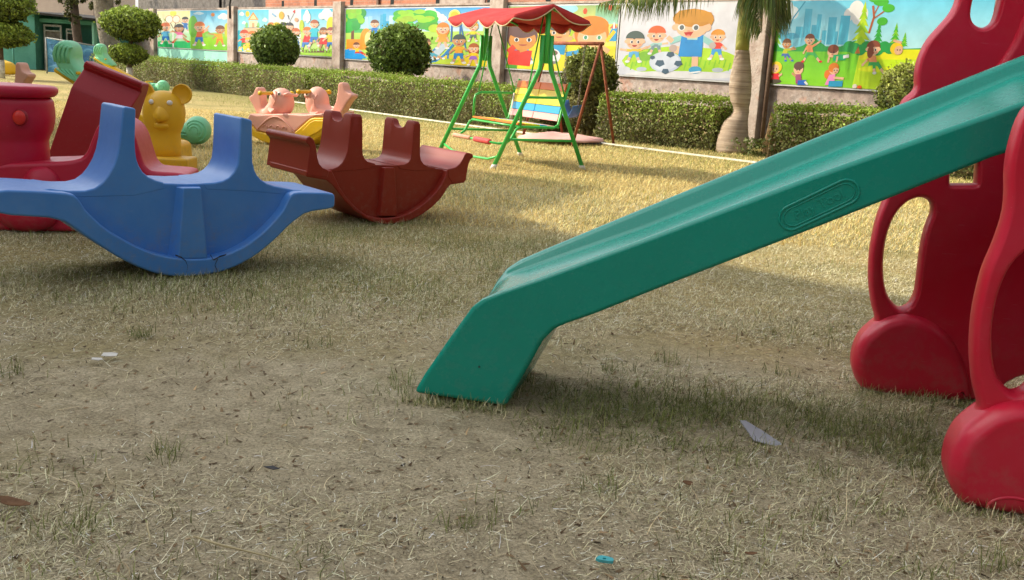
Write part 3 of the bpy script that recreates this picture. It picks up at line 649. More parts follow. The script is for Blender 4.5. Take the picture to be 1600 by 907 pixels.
def make_maroon():
    root = empty('rocker', (-0.792,6.403,0), R(37), 'maroon plastic rocker seesaw with notched seat backs and raised end boards', 'rocker')
    m = M['maroon']; W = .54
    OUT = [(.554, .254), (.444, .243), (.42, .22), (.375, .157), (.31, .10), (.234, .053), (.15, .02), (.07, .003), (0, 0), (-.046, .002), (-.12, .018), (-.183, .048), (-.26, .10), (-.319, .155), (-.407, .255), (-.446, .285), (-.58, .308)]
    IN = [(-.415, .345), (-.402, .322), (-.358, .242), (-.315, .185), (-.268, .138), (-.218, .095), (-.161, .06), (-.09, .044), (-.025, .040), (.06, .048), (.137, .069), (.21, .106), (.277, .151), (.33, .20), (.37, .249), (.40, .305), (.41, .34)]
    prism('rocker_rim', OUT + [(-.58, .345)] + IN + [(.55, .34)], 0, W, m, root, bevel=.010, segs=4)
    body = [(-.43, .335), (-.30, .355), (-.12, .372), (.02, .366), (.2, .36), (.40, .338)] + [(a, z - .008) for a, z in IN[::-1]]
    prism('body', body, .046, W - .0665, m, root, bevel=.008)
    lp = [(-.43, .345), (-.388, .349), (-.352, .362), (-.325, .385), (-.305, .42), (-.292, .455), (-.283, .52), (-.278, .58), (-.270, .668), (-.262, .683), (-.204, .678), (-.195, .668), (-.190, .56), (-.188, .46), (-.182, .43), (-.170, .408), (-.15, .392), (-.10, .38), (-.08, .36), (-.2, .34), (-.4, .33)]
    rp = [(.06, .368), (.115, .373), (.142, .386), (.158, .408), (.163, .45), (.167, .52), (.174, .632), (.182, .648), (.212, .643), (.219, .632), (.223, .52), (.226, .43), (.236, .398), (.255, .375), (.29, .358), (.34, .350), (.36, .338), (.2, .33), (.08, .345)]
    notch_back('seat_back', lp, .043, .425, .055, .088, m, root)
    notch_back('seat_back', rp, .043, .425, .055, .088, m, root)
    lb = [(-.580, .316), (-.5595, .476), (-.566, .494), (-.582, .506), (-.588, .524), (-.580, .540), (-.562, .546), (-.538, .530), (-.522, .49), (-.511, .42), (-.498, .385), (-.477, .362), (-.44, .347), (-.436, .33), (-.445, .300)]
    rb = [(.41, .345), (.44, .350), (.473, .358), (.50, .378), (.522, .408), (.537, .438), (.552, .452), (.585, .448), (.607, .438), (.606, .42), (.585, .405), (.572, .375), (.565, .33), (.557, .265), (.45, .255), (.42, .29)]
    prism('end_board', lb, -.004, W + .05, m, root, bevel=.007, segs=3, angle=33)
    prism('end_board', rb, -.004, W + .02, m, root, bevel=.007, segs=3, angle=33)
    mb = MB(); mb.loft([[(a, .008, z) for a, z in [(-.05, .358), (.023, .357), (.053, .05), (-.067, .055)]], [(a, .085, z) for a, z in [(-.062, .357), (.035, .356), (.07, .045), (-.085, .05)]]]); mb.build('rib', m, root, bevel=.005)
make_maroon()

# ------------------------------------------------------------------ red rider, leaning panel, bear rider
def make_red():
    root = empty('animal_rider', (-2.622, 5.401, 0), R(8), 'crimson plastic ride-on animal with brimmed hat and round red eye behind the blue rocker', 'ride-on toy')
    m = M['crimson']; cx = -.17
    mb = MB()
    pr = [(.20, .02), (.235, .06), (.25, .14), (.245, .22), (.25, .30), (.257, .40), (.252, .455), (.249, .475), (.262, .50), (.280, .54), (.290, .59), (.289, .64), (.282, .69), (.275, .715)]
    mb.lathe([(r_, z, cx, .17) for r_, z in pr], 40, sy=.72); mb.build('body', m, root, sub=1)
    mb = MB(); mb.lathe([(r_, z, cx, .17) for r_, z in [(.26, .70), (.285, .708), (.302, .722), (.309, .742), (.303, .760), (.285, .768), (.20, .769), (.10, .772)]], 44, sy=.78); mb.build('hat_brim', m, root, sub=1)
    base = [(-.42, .05), (-.25, 0), (.05, .0), (.32, .012), (.56, .06), (.76, .16), (.85, .28), (.845, .342), (.80, .350), (.69, .352), (.645, .356), (.615, .392), (.598, .45), (.575, .535), (.545, .585), (.50, .615), (.45, .622), (.41, .612), (.378, .572), (.35, .505), (.328, .445), (.30, .410), (.25, .392), (.19, .383), (.1, .376), (-.1, .36), (-.40, .3)]
    prism('seat', base, -.01, .36, m, root, bevel=.035, segs=5, sm=1, angle=50)
    mb = MB(); mb.ball((.095, .0, .25), (.10, .07, .105)); mb.build('knee', m, root)
    mb = MB(); mb.ball((.02, -.01, .10), (.16, .09, .10)); mb.build('foot', m, root)
    # eye: a bright disc with a dark rim
    mb = MB(); e = (.0, -.028, .605)
    mb.ball((e[0] + .002, e[1] + .012, e[2]), (.040, .02, .045), 20, 10); mb.build('eye_rim', M['darkred'], root)
    mb = MB(); mb.ball(e, (.033, .016, .037), 20, 10); mb.build('eye', M['eye_red'], root)
make_red()
def make_panel():
    root = empty('play_panel', (-3.113, 7.0, .24), 0, 'dark red plastic panel with a rolled lip, tilted on its side behind the blue rocker', 'play panel')
    wv = Vector((.947, 0, -.322)); dv = Vector((-.350, 0, -.937)); yv = Vector((0, 1, 0)); o = Vector((.129, 0, .649))
    def sec(d, y, th): return [o + wv * 0 + dv * d + yv * y, o + wv * .415 + dv * d + yv * y, o + wv * .415 + dv * d + yv * (y + th), o + dv * d + yv * (y + th)]
    prof = [(0.0, .10, .10), (.012, .07, .14), (.04, .072, .15), (.06, .095, .13), (.17, .012, .22), (.20, .0, .24), (.45, .0, .25), (.745, .0, .26)]
    mb = MB(); mb.loft([[tuple(q) for q in sec(*p)] for p in prof]); mb.build('panel', M['darkred'], root, bevel=.012, segs=4, angle=25)
    mb = MB(); mb.tube([tuple(o + wv * u + dv * .014 + yv * .082) for u in (.012, .2, .403)], .019, 12); mb.build('rolled_lip', M['darkred'], root, bevel=0)
make_panel()
mb = MB(); gx_ = (-4.068,9.019,0)
mb.tube([(gx_[0] - .32, gx_[1], .045), (gx_[0] - .1, gx_[1], .045), (gx_[0] + .08, gx_[1] - .01, .045), (gx_[0] + .115, gx_[1] - .012, .045)], [.045, .045, .045, .03], 14)
tag(mb.build('plastic_bar', M['yellow']), 'short yellow plastic bar lying on the grass behind the crimson rider', 'bar')
def make_bear():
    root = empty('bear_rider', (-2.816, 8.20, 0), 0, 'yellow plastic bear-faced ride-on toy with round ears behind the blue rocker', 'ride-on toy')
    m = M['ochre']; cx = -.113
    mb = MB(); mb.lathe([(r_, z, cx, .26) for r_, z in [(.135, .10), (.138, .2), (.130, .30), (.128, .335), (.148, .37), (.166, .42), (.173, .48), (.168, .54), (.148, .60), (.11, .640), (.06, .662), (.02, .668)]], 36, sy=.92); mb.build('body', m, root, sub=1)
    for s in (-1, 1):
        mb = MB(); n = 24; c = Vector((cx + .155 * s, .24, .648)); r_ = .083
        rings = []
        for rr, yy in ((.15, .012), (.55, .008), (.80, -.004), (.93, -.020), (1.0, -.012), (1.0, .012), (.90, .035), (.4, .05), (.05, .052)):
            rings.append([(c.x + r_ * rr * math.cos(2 * math.pi * j / n), c.y + yy, c.z + r_ * rr * math.sin(2 * math.pi * j / n)) for j in range(n)])
        mb.loft(rings); mb.build('ear', m, root, sub=1)
    for x_, rx in ((-.165, .020), (-.022, .024)):
        mb = MB(); mb.ball((x_, .26 - .92 * .168 * math.sqrt(max(.1, 1 - ((x_ - cx) / .172) ** 2)) * .985, .578), (rx, .016, .020), 16, 8); mb.build('eye', M['white'], root)
    mb = MB()
    tip = (-.091, .005, .458); bs = [(-.175, .13, .425), (-.007, .13, .425), (-.03, .115, .505), (-.091, .09, .565), (-.152, .115, .505)]
    mb.add([tip] + bs + [(-.091, .085, .415)], [[0, 2, 3], [0, 3, 4], [0, 4, 5], [0, 5, 1], [0, 1, 6], [0, 6, 2], [1, 2, 6]]); mb.build('nose', m, root, sub=2, recalc=True)
    mb = MB(); mb.ball((-.091, .125, .392), (.06, .03, .03)); mb.build('muzzle', m, root)
    prism('foot_board', [(-.35, .012), (.150, .012), (.150, .145), (-.35, .14)], .02, .30, m, root, bevel=.02, segs=4)
    prism('seat', [(-.30, .02), (-.02, .02), (-.04, .24), (-.28, .24)], .30, .75, m, root, bevel=.05, segs=4)
make_bear()

# ------------------------------------------------------------------ mint seesaws
def make_seesaw(loc, label, group=None):
    root = empty('seesaw', loc, 0, label, 'seesaw', group)
    prism('plank', [(-1.49, .700), (-1.47, .745), (-1.30, .665), (-.735, .385), (-.20, .115), (-.08, .06), (-.10, .02), (-.22, .05), (-.745, .305), (-1.30, .585)], .10, .30, M['yellow'], root, bevel=.018)
    up = [(-1.474, .875), (-1.462, .95), (-1.42, 1.005), (-1.365, 1.03), (-1.305, 1.015), (-1.265, .971), (-1.252, .91), (-1.256, .842), (-1.225, .79), (-1.185, .742), (-1.12, .67), (-1.04, .585), (-1.08, .56), (-1.18, .585), (-1.28, .635), (-1.38, .685), (-1.43, .735), (-1.45, .79)]
    a = puff('seat', up, .04, .36, .09, M['mint'], root, sm=2, res=6, ins=.045)
    mb = MB()
    for k in range(4):
        x0 = -1.43 + .045 * k
        mb.tube([(x0, .042, .80), (x0 - .012, .034, .88), (x0 + .01, .034, .95), (x0 + .05, .04, .985 - .01 * k)], .018, 8)
        mb.tube([(x0 + .01, .042, .73), (x0 + .07, .034, .69 - .01 * k), (x0 + .16, .034, .64 - .012 * k), (x0 + .24, .042, .60 - .01 * k)], .011, 8)
    mb.build('moulded_wave', M['mint'], a)
    mb = MB(); mb.tube([(-.34, .18, .19), (-.25, .18, .165), (-.15, .18, .145), (-.06, .18, .15), (.02, .18, .17)], [.07, .085, .095, .105, .12], 16)
    mb.ball((-.20, .18, .205), (.055, .10, .045), 14, 10); mb.ball((.005, .18, .172), (.142, .165, .150), 24, 16); mb.ball((-.02, .18, .085), (.09, .12, .07), 16, 10)
    b = mb.build('seat', M['mint'], root)
    md = b.modifiers.new('fuse', 'REMESH'); md.mode = 'VOXEL'; md.voxel_size = .011; md.use_smooth_shade = True
    md = b.modifiers.new('soften', 'SMOOTH'); md.factor = .5; md.iterations = 6
    mb = MB()
    for off, rr in ((0, .118), (.35, .085), (.7, .050)):
        pts = []
        for k in range(15):
            a = -1.3 + k * .27 + off; r_ = rr * (1 - .012 * k); x_ = .01 + r_ * math.cos(a); z_ = .175 + r_ * math.sin(a)
            q = max(.05, 1 - ((x_ - .005) / .142) ** 2 - ((z_ - .172) / .150) ** 2); pts.append((x_, .18 - .165 * math.sqrt(q) + .004, z_))
        mb.tube(pts, .012, 8)
    for k in range(2): mb.tube([(-.26, .095 + .0 * k, .19 - .04 * k), (-.16, .080, .165 - .035 * k), (-.08, .065, .15 - .03 * k)], .010, 8)
    mb.build('moulded_wave', M['mint'], b)
    prism('pivot_stand', [(-.95, 0), (-.53, 0), (-.66, .335), (-.83, .335)], .03, .37, M['yellow'], root, bevel=.02)
    for x_, z_ in ((-1.19, .70), (-.30, .27)): mb = MB(); mb.tube([(x_, -.0, z_), (x_, .4, z_)], .016, 10); mb.build('handlebar', M['yellow'], root)
    return root
def copy_tree(o, parent=None):
    c = o.copy(); COL.objects.link(c); c.parent = parent
    for ch in o.children: copy_tree(ch, c)
    return c
s1 = make_seesaw((-3.454, 10.817, 0), 'mint and yellow seesaw nearest the bear rider, one end raised high', 'mint seesaws on the lawn')
bpy.context.view_layer.update()
s2 = copy_tree(s1); s2.location = (-7.962, 22.757, 0); s2['label'] = 'farther mint and yellow seesaw, mostly hidden, in front of the blue sheet and hedge'

# ------------------------------------------------------------------ pink fish rockers
def make_fish(bowed=False):
    root = empty('fish_rocker', (-2.618, 11.594, 0), R(-25), 'pink double fish rocker with yellow base and handles on the sunny lawn', 'rocker', 'pink fish rockers')
    base = [(.601, .372), (.47, .362), (.345, .353), (.30, .340), (.259, .312), (.16, .23), (.06, .155), (-.181, .114), (-.454, .143), (-.60, .25), (-.655, .235), (-.658, .164), (-.53, .085), (-.362, .027), (-.18, .004), (0, .004), (.15, .018), (.281, .052), (.435, .157), (.52, .22), (.597, .30)]
    prism('base', base, 0, .44, M['yellow'], root, bevel=.02, segs=4, angle=40)
    rec = [(.55, .335), (.36, .325), (.30, .295), (.20, .20), (.27, .13), (.40, .19), (.50, .26)]
    prism('base_ridge', rec, -.012, .03, M['yellow'], root, bevel=.010, segs=3)
    body = [(-.594, .27), (-.56, .335), (-.456, .325), (-.30, .345), (-.121, .362), (-.006, .372), (.17, .372), (.40, .40), (.599, .441), (.601, .375), (.345, .356), (.259, .316), (.06, .158), (-.181, .118), (-.454, .147)]
    prism('body', body, .012, .428, M['pink'], root, bevel=.02, segs=4, angle=40)
    mb = MB(); mb.tube([(-.45 + .06 * i, .006, .155 + .17 * math.sin(math.pi * i / 9)) for i in range(10)], .010, 8)
    for k in range(4): mb.tube([(-.33 + .09 * k + .03 * math.cos(a), .006, .19 + .035 * math.sin(a)) for a in [math.pi * i / 6 for i in range(7)]], .006, 6)
    mb.build('belly_ridge', M['pink'], root)
    LF = [(-.696, .495), (-.640, .520), (-.615, .548), (-.605, .59), (-.575, .62), (-.545, .625), (-.522, .60), (-.508, .53), (-.495, .47), (-.455, .425), (-.43, .455), (-.42, .50), (-.39, .56), (-.345, .60), (-.295, .625), (-.205, .64), (-.13, .62), (-.078, .572), (-.088, .50), (-.098, .44), (-.13, .33), (-.456, .29), (-.566, .33), (-.605, .38), (-.64, .44)]
    RF = [(.097, .574), (.106, .62), (.13, .655), (.208, .690), (.28, .685), (.335, .65), (.374, .592), (.405, .53), (.43, .492), (.47, .488), (.505, .520), (.53, .58), (.538, .66), (.545, .725), (.575, .758), (.61, .752), (.632, .72), (.644, .65), (.69, .64), (.737, .629), (.735, .60), (.69, .56), (.648, .513), (.608, .442), (.56, .39), (.50, .345), (.171, .335), (.134, .437)]
    def fuse(mb, name, mat, parent, vox=.012, it=5):
        o = mb.build(name, mat, parent)
        m_ = o.modifiers.new('fuse', 'REMESH'); m_.mode = 'VOXEL'; m_.voxel_size = vox; m_.use_smooth_shade = True
        m_ = o.modifiers.new('soften', 'SMOOTH'); m_.factor = .5; m_.iterations = it
        return o
    def fish(tail0, spine, rad, head, hr, flukes, web):
        mb = MB(); mb.tube([(x, .22, z) for x, z in spine], rad, 14)
        mb.ball((head[0], .22, head[1]), hr, 20, 14)
        q = chaikin(web, 2); n_ = len(q); q = q if area2(q) > 0 else q[::-1]
        mb.add([(x, .155, z) for x, z in q] + [(x, .285, z) for x, z in q], [list(range(n_)), list(range(2 * n_ - 1, n_ - 1, -1))] + [[k + n_, (k + 1) % n_ + n_, (k + 1) % n_, k] for k in range(n_)])
        return mb
    fa = fuse(fish((-.60, .44), [(-.61, .45), (-.57, .37), (-.48, .33), (-.38, .36), (-.30, .43)], [.05, .062, .085, .115, .12], (-.27, .475), (.165, .115, .168), (((-.560, .600), .034), ((-.665, .505), .030)), [(-.52, .36), (-.50, .42), (-.52, .50), (-.535, .60), (-.555, .632), (-.59, .63), (-.615, .575), (-.64, .54), (-.695, .515), (-.69, .485), (-.64, .43), (-.60, .37), (-.56, .33)]), 'fish', M['pink'], root)
    hx, hz = (.04, .40) if bowed else (.232, .545)
    fb = fuse(fish((.585, .55), [(.575, .53), (.53, .43), (.44, .385), (.34, .39), ((.20, .37) if bowed else (.24, .45))], [.055, .065, .085, .115, .125], (hx, hz - .03), (.145, .115, .172), (((.582, .725), .038), ((.695, .612), .034)), [(.46, .42), (.51, .50), (.54, .60), (.543, .71), (.56, .75), (.60, .755), (.628, .72), (.645, .66), (.69, .64), (.74, .632), (.738, .60), (.69, .555), (.65, .50), (.61, .43), (.55, .37)]), 'fish', M['pink'], root)
    # gill crease, mouth, fin, eye of each fish
    for f_, sx, gx, ez, ex, mouth in ((fa, 1, -.22, .575, -.22, True), (fb, -1, hx - .012, hz + .055, hx - .062, True)):
        mb = MB()
        mb.tube([(gx - sx * .07, .135, .60), (gx - sx * .045, .112, .55), (gx - sx * .05, .108, .49), (gx - sx * .085, .118, .43)], .011, 8)
        mb.build('gill', M['pink'], f_)
        lp = gx + sx * .085
        mb = MB(); mb.tube([(lp - sx * .03, .128, .565), (lp + sx * .015, .145, .585), (lp + sx * .045, .19, .57), (lp + sx * .05, .25, .565), (lp + sx * .03, .30, .58)], .017, 8); mb.build('lip', M['pink'], f_)
        mb = MB(); mb.loft([[(gx - sx * .13, .09, .42), (gx - sx * .02, .06, .41), (gx - sx * .05, .02, .36), (gx - sx * .12, .05, .40)], [(gx - sx * .13, .10, .40), (gx - sx * .02, .10, .39), (gx - sx * .05, .05, .34), (gx - sx * .12, .07, .38)]]); mb.build('fin', M['pink'], f_, bevel=.008)
        mb = MB(); mb.ball((ex, .118, ez), (.026, .018, .026), 14, 8); ey = mb.build('eye', M['white'], f_)
        mb = MB(); mb.ball((ex + .004 * sx, .102, ez), (.013, .008, .014), 12, 6); mb.build('pupil', M['black'], ey)
    for x_, z_ in ((-.345, .575), (hx - .047, hz + .08)):
        mb = MB(); mb.tube([(x_, -.075, z_), (x_, -.06, z_), (x_, -.055, z_), (x_, .495, z_), (x_, .50, z_), (x_, .515, z_)], [.026, .028, .019, .019, .028, .026], 12); mb.build('handle', M['yellow'], root)
    return root
f1 = make_fish(); bpy.context.view_layer.update()
f2 = make_fish(True); f2.location = (f1.location.x - 3.74, f1.location.y + .35, 0)
f2['label'] = 'second pink fish rocker, only its shade-coloured tail showing above the crimson rider'
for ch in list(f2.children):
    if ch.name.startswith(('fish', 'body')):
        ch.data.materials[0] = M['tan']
# yellow domed play piece at the left edge
o_ = (-14.424,29.122,0)
root = empty('domed_ride', o_, 0, 'yellow domed plastic play piece at the far left edge of the lawn', 'ride-on toy')
mb = MB(); mb.lathe([(.40, .02, -.2), (.43, .10, -.2), (.42, .22, -.2), (.37, .32, -.2), (.27, .385, -.2), (.12, .415, -.2), (.02, .42, -.2)], 30, sy=.8); mb.build('dome', M['yellow'], root, sub=1)
mb = MB()
for k in range(9): mb.tube([(-.2 + .428 * math.cos(a) * math.cos(k * .7), .8 * .428 * math.cos(a) * math.sin(k * .7), .03 + .4 * math.sin(a)) for a in [i * .17 for i in range(10)]], .011, 6)
mb.build('dome_rib', M['yellow'], root)

# ------------------------------------------------------------------ canopy swing
def make_swing():
    root = empty('canopy_swing', (-.13, 11.36, 0), math.atan2(-.88, .47), 'green canopy swing bench with red scalloped roof and rainbow striped seat', 'swing bench')
    G = M['green_paint']
    for x in (-.71, .71):
        for y in (-.54, .54):
            mb = MB(); mb.tube([(x, y, 0), (x, y * .12, 1.02), (x, y * .10, 1.10), (x, y * .10, 1.36)], .023, 12); lg = mb.build('leg', G, root)
            mb = MB(); mb.lathe([(.030, 0, x, y), (.031, .03, x, y * .97), (.028, .045, x, y * .96)], 12); mb.build('foot_cap', M['white'], lg)
        mb = MB(); mb.tube([(x, 0, 1.08), (x, 0, 1.64)], .026, 12); mb.build('post', G, root)
        mb = MB(); mb.tube([(x, -.38, .30), (x, .38, .30)], .014, 10); mb.build('cross_bar', G, root)
    mb = MB(); mb.tube([(-.71, -.47, .13), (-.45, -.47, .075), (0, -.47, .06), (.45, -.47, .075), (.71, -.47, .13)], .013, 10); mb.build('front_rail', G, root)
    mb = MB(); mb.tube([(-.71, 0, 1.615), (.71, 0, 1.615)], .018, 10)
    for x in (-.71, .71): mb.tube([(x, -.40, 1.50), (x, 0, 1.635), (x, .40, 1.50)], .011, 8)
    mb.build('roof_beam', G, root)
    # canopy: gabled cloth with a hanging scalloped valance
    mb = MB(); xs = [-.80 + 1.60 * i / 48 for i in range(49)]; ys = [-.43 + .86 * i / 20 for i in range(21)]
    def top(x, y): return 1.665 - .30 * abs(y) - .06 * abs(y) ** 2 + .012 * math.cos(x * 9) * min(1, abs(y) * 2.5) - .016 * (1 - (x / .80) ** 2)
    v = []; f = []
    for y in ys:
        for x in xs: v.append((x, y, top(x, y)))
    n = len(xs)
    for j in range(len(ys) - 1):
        for i in range(n - 1): f.append([j * n + i, j * n + i + 1, (j + 1) * n + i + 1, (j + 1) * n + i])
    mb.add(v, f)
    edge = []
    for (pa, pb, per) in (((-.80, -.43), (.80, -.43), 4), ((.80, -.43), (.80, .43), 2), ((.80, .43), (-.80, .43), 4), ((-.80, .43), (-.80, -.43), 2)):
        k = per * 14; vv = []; ff = []; low = []
        for i in range(k + 1):
            t = i / k; x = pa[0] + (pb[0] - pa[0]) * t; y = pa[1] + (pb[1] - pa[1]) * t; z = top(x, y)
            dz = .035 + .065 * abs(math.sin(math.pi * t * per)); ox = .012 * (1 if x > 0 else -1) if abs(x) > .79 else 0; oy = .015 * (1 if y > 0 else -1) if abs(y) > .42 else 0
            vv += [(x, y, z), (x + ox, y + oy, z - dz)]; low.append((x + ox * 1.1, y + oy * 1.1, z - dz))
        for i in range(k): ff.append([2 * i, 2 * i + 1, 2 * i + 3, 2 * i + 2])
        mb.add(vv, ff); edge.append(low)
    can = mb.build('canopy', M['canopy'], root, recalc=False)
    md = can.modifiers.new('s', 'SOLIDIFY'); md.thickness = .004
    mb = MB()
    for low in edge: mb.tube(low, .0065, 6)
    mb.build('piping', M['piping'], can)
    # bench
    OR, YE, YG, BL, PK = (.85, .20, .015), (.86, .68, .03), (.82, .72, .02), (.008, .36, .72), (.86, .42, .40)
    x0, x1 = -.50, .60
    def slat(mb, x0, x1, c, a, b, th, col):
        # a board from point a to point b in the (y,z) plane, of thickness th
        d = Vector((0, b[0] - a[0], b[1] - a[1])).normalized(); nrm = Vector((0, -d.z, d.y)) * th
        A = Vector((0, *a)); B = Vector((0, *b))
        v = []
        for x in (x0, x1):
            for q in (A, B, B + nrm, A + nrm): v.append((x, q.y, q.z))
        mb.add(v, [[0, 1, 2, 3], [7, 6, 5, 4], [0, 4, 5, 1], [1, 5, 6, 2], [2, 6, 7, 3], [3, 7, 4, 0]], col)
    bk = [((.345, .885), OR), ((.330, .805), YE), ((.312, .725), YG), ((.293, .645), BL), ((.275, .565), PK), ((.258, .490), None)]
    for (xa, xb) in ((x0, (x0 + x1) / 2 - .006), ((x0 + x1) / 2 + .006, x1)):
        mb = MB()
        for k in range(5): slat(mb, xa, xb, None, bk[k + 1][0], (bk[k][0][0], bk[k][0][1] - .004), .018, bk[k][1])
        mb.build('backrest', M['slat'], root, bevel=.004, smooth=True, colors=True)
        mb = MB(); yy = [-.225, -.135, -.045, .045, .135, .215]
        for k, c in enumerate((OR, YE, YG, BL, PK)): slat(mb, xa, xb, None, (yy[k] + .002, .445 - .004 * k), (yy[k + 1] - .002, .441 - .004 * k), .020, c)
        mb.build('seat', M['slat'], root, bevel=.004, smooth=True, colors=True)
    for x in (x0 - .02, x1 + .02):
        mb = MB()
        mb.tube([(x, .36, .90), (x, .30, .70), (x, .25, .46), (x, .20, .425), (x, -.20, .425), (x, -.245, .40), (x, -.30, .30), (x, -.36, .255), (x, -.45, .25)], .014, 10)
        mb.tube([(x, .31, .74), (x, .1, .735), (x, -.12, .73), (x, -.185, .70), (x, -.20, .64), (x, -.20, .425)], .014, 10)
        mb.build('bench_frame', G, root)
        for ya, yb in ((0, -.15), (0, .31)):
            mb = MB(); mb.tube([(x * 1.0, ya, 1.60), (x, yb, .735)], .008, 8); mb.build('hanger', G, root)
    mb = MB(); mb.tube([(x0 - .02, .255, .43), (x1 + .02, .255, .43)], .012, 8); mb.tube([(x0 - .02, -.215, .425), (x1 + .02, -.215, .425)], .012, 8); mb.build('seat_rail', G, root)
    mb = MB(); mb.tube([(x0 - .02, -.45, .25), (x1 + .02, -.45, .25)], .012, 8); fr = mb.build('foot_rail', G, root)
    mb = MB(); mb.tube([(x0 + .01, -.45, .25), (x0 + .03, -.45, .25), (-.06, -.45, .25), (-.04, -.45, .25)], [.018, .024, .024, .018], 12); mb.build('foam_roll', M['foam_pink'], fr)
    mb = MB(); mb.tube([(.06, -.45, .25), (.08, -.45, .25), (.42, -.45, .25), (.44, -.45, .25)], [.022, .030, .030, .022], 12); mb.build('foam_roll', M['foam_red'], fr)
    mb = MB(); mb.tube([(x0 + .01, .29, .74), (x0 + .03, .25, .45)], .016, 8); mb.build('back_post', M['white'], root)
make_swing()

# ------------------------------------------------------------------ rusty swing frame with sling seat and mat
def make_rusty():
    root = empty('swing_frame', (.68, 15.2, 0), 0, 'small rusty swing frame with blue sling seat on chains by the hedge', 'swing')
    Ra = Vector((.34, -.63, 1.42)); La = Vector((-.35, .65, 1.42))
    mb = MB(); mb.tube([tuple(La + (La - Ra) * .05), tuple(Ra + (Ra - La) * .04)], .026, 10); mb.build('top_bar', M['rust'], root)
    for ap, feet in ((Ra, ((.03, -.89), (.66, -.37))), (La, ((-.66, .40), (-.03, .90)))):
        for fx, fy in feet: mb = MB(); mb.tube([(fx, fy, 0), tuple(ap)], .021, 10); mb.build('leg', M['rust'], root)
    a = La.lerp(Ra, .36); b = La.lerp(Ra, .72); sa = Vector((a.x + .02, a.y, .58)); sb = Vector((b.x - .04, b.y, .53))
    for p, q in ((a, sa), (b, sb)):
        mb = MB(); k = 26
        for i in range(k):
            c0 = p.lerp(q, i / k); c1 = p.lerp(q, (i + 1.25) / k); w_ = Vector((.010, 0, 0)) if i % 2 else Vector((0, .010, 0))
            mb.tube([tuple(c0 - w_), tuple(c1 - w_)], .0042, 5); mb.tube([tuple(c0 + w_), tuple(c1 + w_)], .0042, 5)
        mb.build('chain', M['chain'], root)
    mb = MB(); secs = []
    for i in range(13):
        t = i / 12; c = sa.lerp(sb, t); z = c.z - .20 * math.sin(math.pi * t) ** .8
        nv = Vector((.88, .47, 0)) * .085
        secs.append([(c.x - nv.x, c.y - nv.y, z), (c.x + nv.x, c.y + nv.y, z + .02), (c.x + nv.x, c.y + nv.y, z + .034), (c.x - nv.x, c.y - nv.y, z + .014)])
    mb.loft(secs); mb.build('sling_seat', M['sling'], root)
make_rusty()
def make_mat():
    P = [(-.10, 15.1), (.38, 16.4), (.66, 16.1), (1.24, 15.55), (1.20, 14.95), (.71, 14.35), (.02, 14.5)]
    c = np.mean(P, axis=0); root = empty('floor_mat', (c[0], c[1], 0), 0, 'crumpled pink mat with dark fringe lying under the rusty swing', 'mat')
    mb = MB(); rings = []
    q = chaikin(P, 2)
    for t, z in ((1.0, .03), (.97, .055), (.75, .07), (.5, .10), (.25, .075), (.02, .06)):
        rings.append([((x - c[0]) * t, (y - c[1]) * t, z + (.035 * vnoise(np.array([x * 3]), np.array([y * 3 + t * 3]), 1, 9)[0])) for x, y in q])
    mb.loft(rings); mb.build('cloth', M['mat_pink'], root)
    mb = MB()
    for i in range(36):
        a = Vector((.85, 14.62, 0)).lerp(Vector((1.23, 15.05, 0)), i / 35); mb.tube([(a.x - c[0], a.y - c[1], .05), (a.x - c[0] + .03, a.y - c[1] - .05, .025)], .007, 5)
    mb.build('fringe', M['black'], root)
make_mat()

# ------------------------------------------------------------------ boundary wall with posts
D = Vector((-.636, .772, 0)).normalized(); W0 = Vector((4.0, 16.2, 0)); NN = Vector((-D.y, D.x, 0)); NN = NN if NN.y < 0 else -NN
WROT = math.atan2(-D.y, -D.x)          # local x runs to the right along the wall, local -y faces the lawn
def wl(t): return W0 + D * t
wall = empty('boundary_wall', W0, WROT, 'long low plastered boundary wall with posts behind the hedge', 'wall')
mb = MB(); mb.box((-31, .02, 0), (9, .22, 2.285)); mb.build('wall_panel', M['wall'], wall, smooth=False)
mb = MB(); mb.box((-31, .0, 2.288), (9, .24, 2.33)); mb.build('coping', M['concrete'], wall, smooth=False)
mb = MB(); mb.box((-26.62, .0, 0), (-20.47, .018, 1.02)); mb.build('painted_dado', M['mint_wall'], wall, smooth=False)
for t0, t1, zt in ((26.64, 27.0, 2.34), (19.97, 20.44, 2.36), (13.55, 13.97, 2.42), (6.95, 7.41, 2.42), (.34, .74, 2.36), (-6.3, -5.9, 2.36)):
    mb = MB(); mb.box((-t1, -.13, 0), (-t0, .0, zt)); mb.build('wall_post', M['concrete'], wall, smooth=False, bevel=.015)
mb = MB(); mb.tube([(-.25, -.06, 0), (-.25, -.06, 2.6)], .035, 8); mb.build('drain_pipe', M['pipe'], wall)
mb = MB(); mb.tube([(-20.18, -.15, 2.0), (-20.2, -.15, 2.4), (-20.1, -.15, 2.62), (-19.95, -.14, 2.75)], .03, 6); mb.build('cable', M['black'], wall)
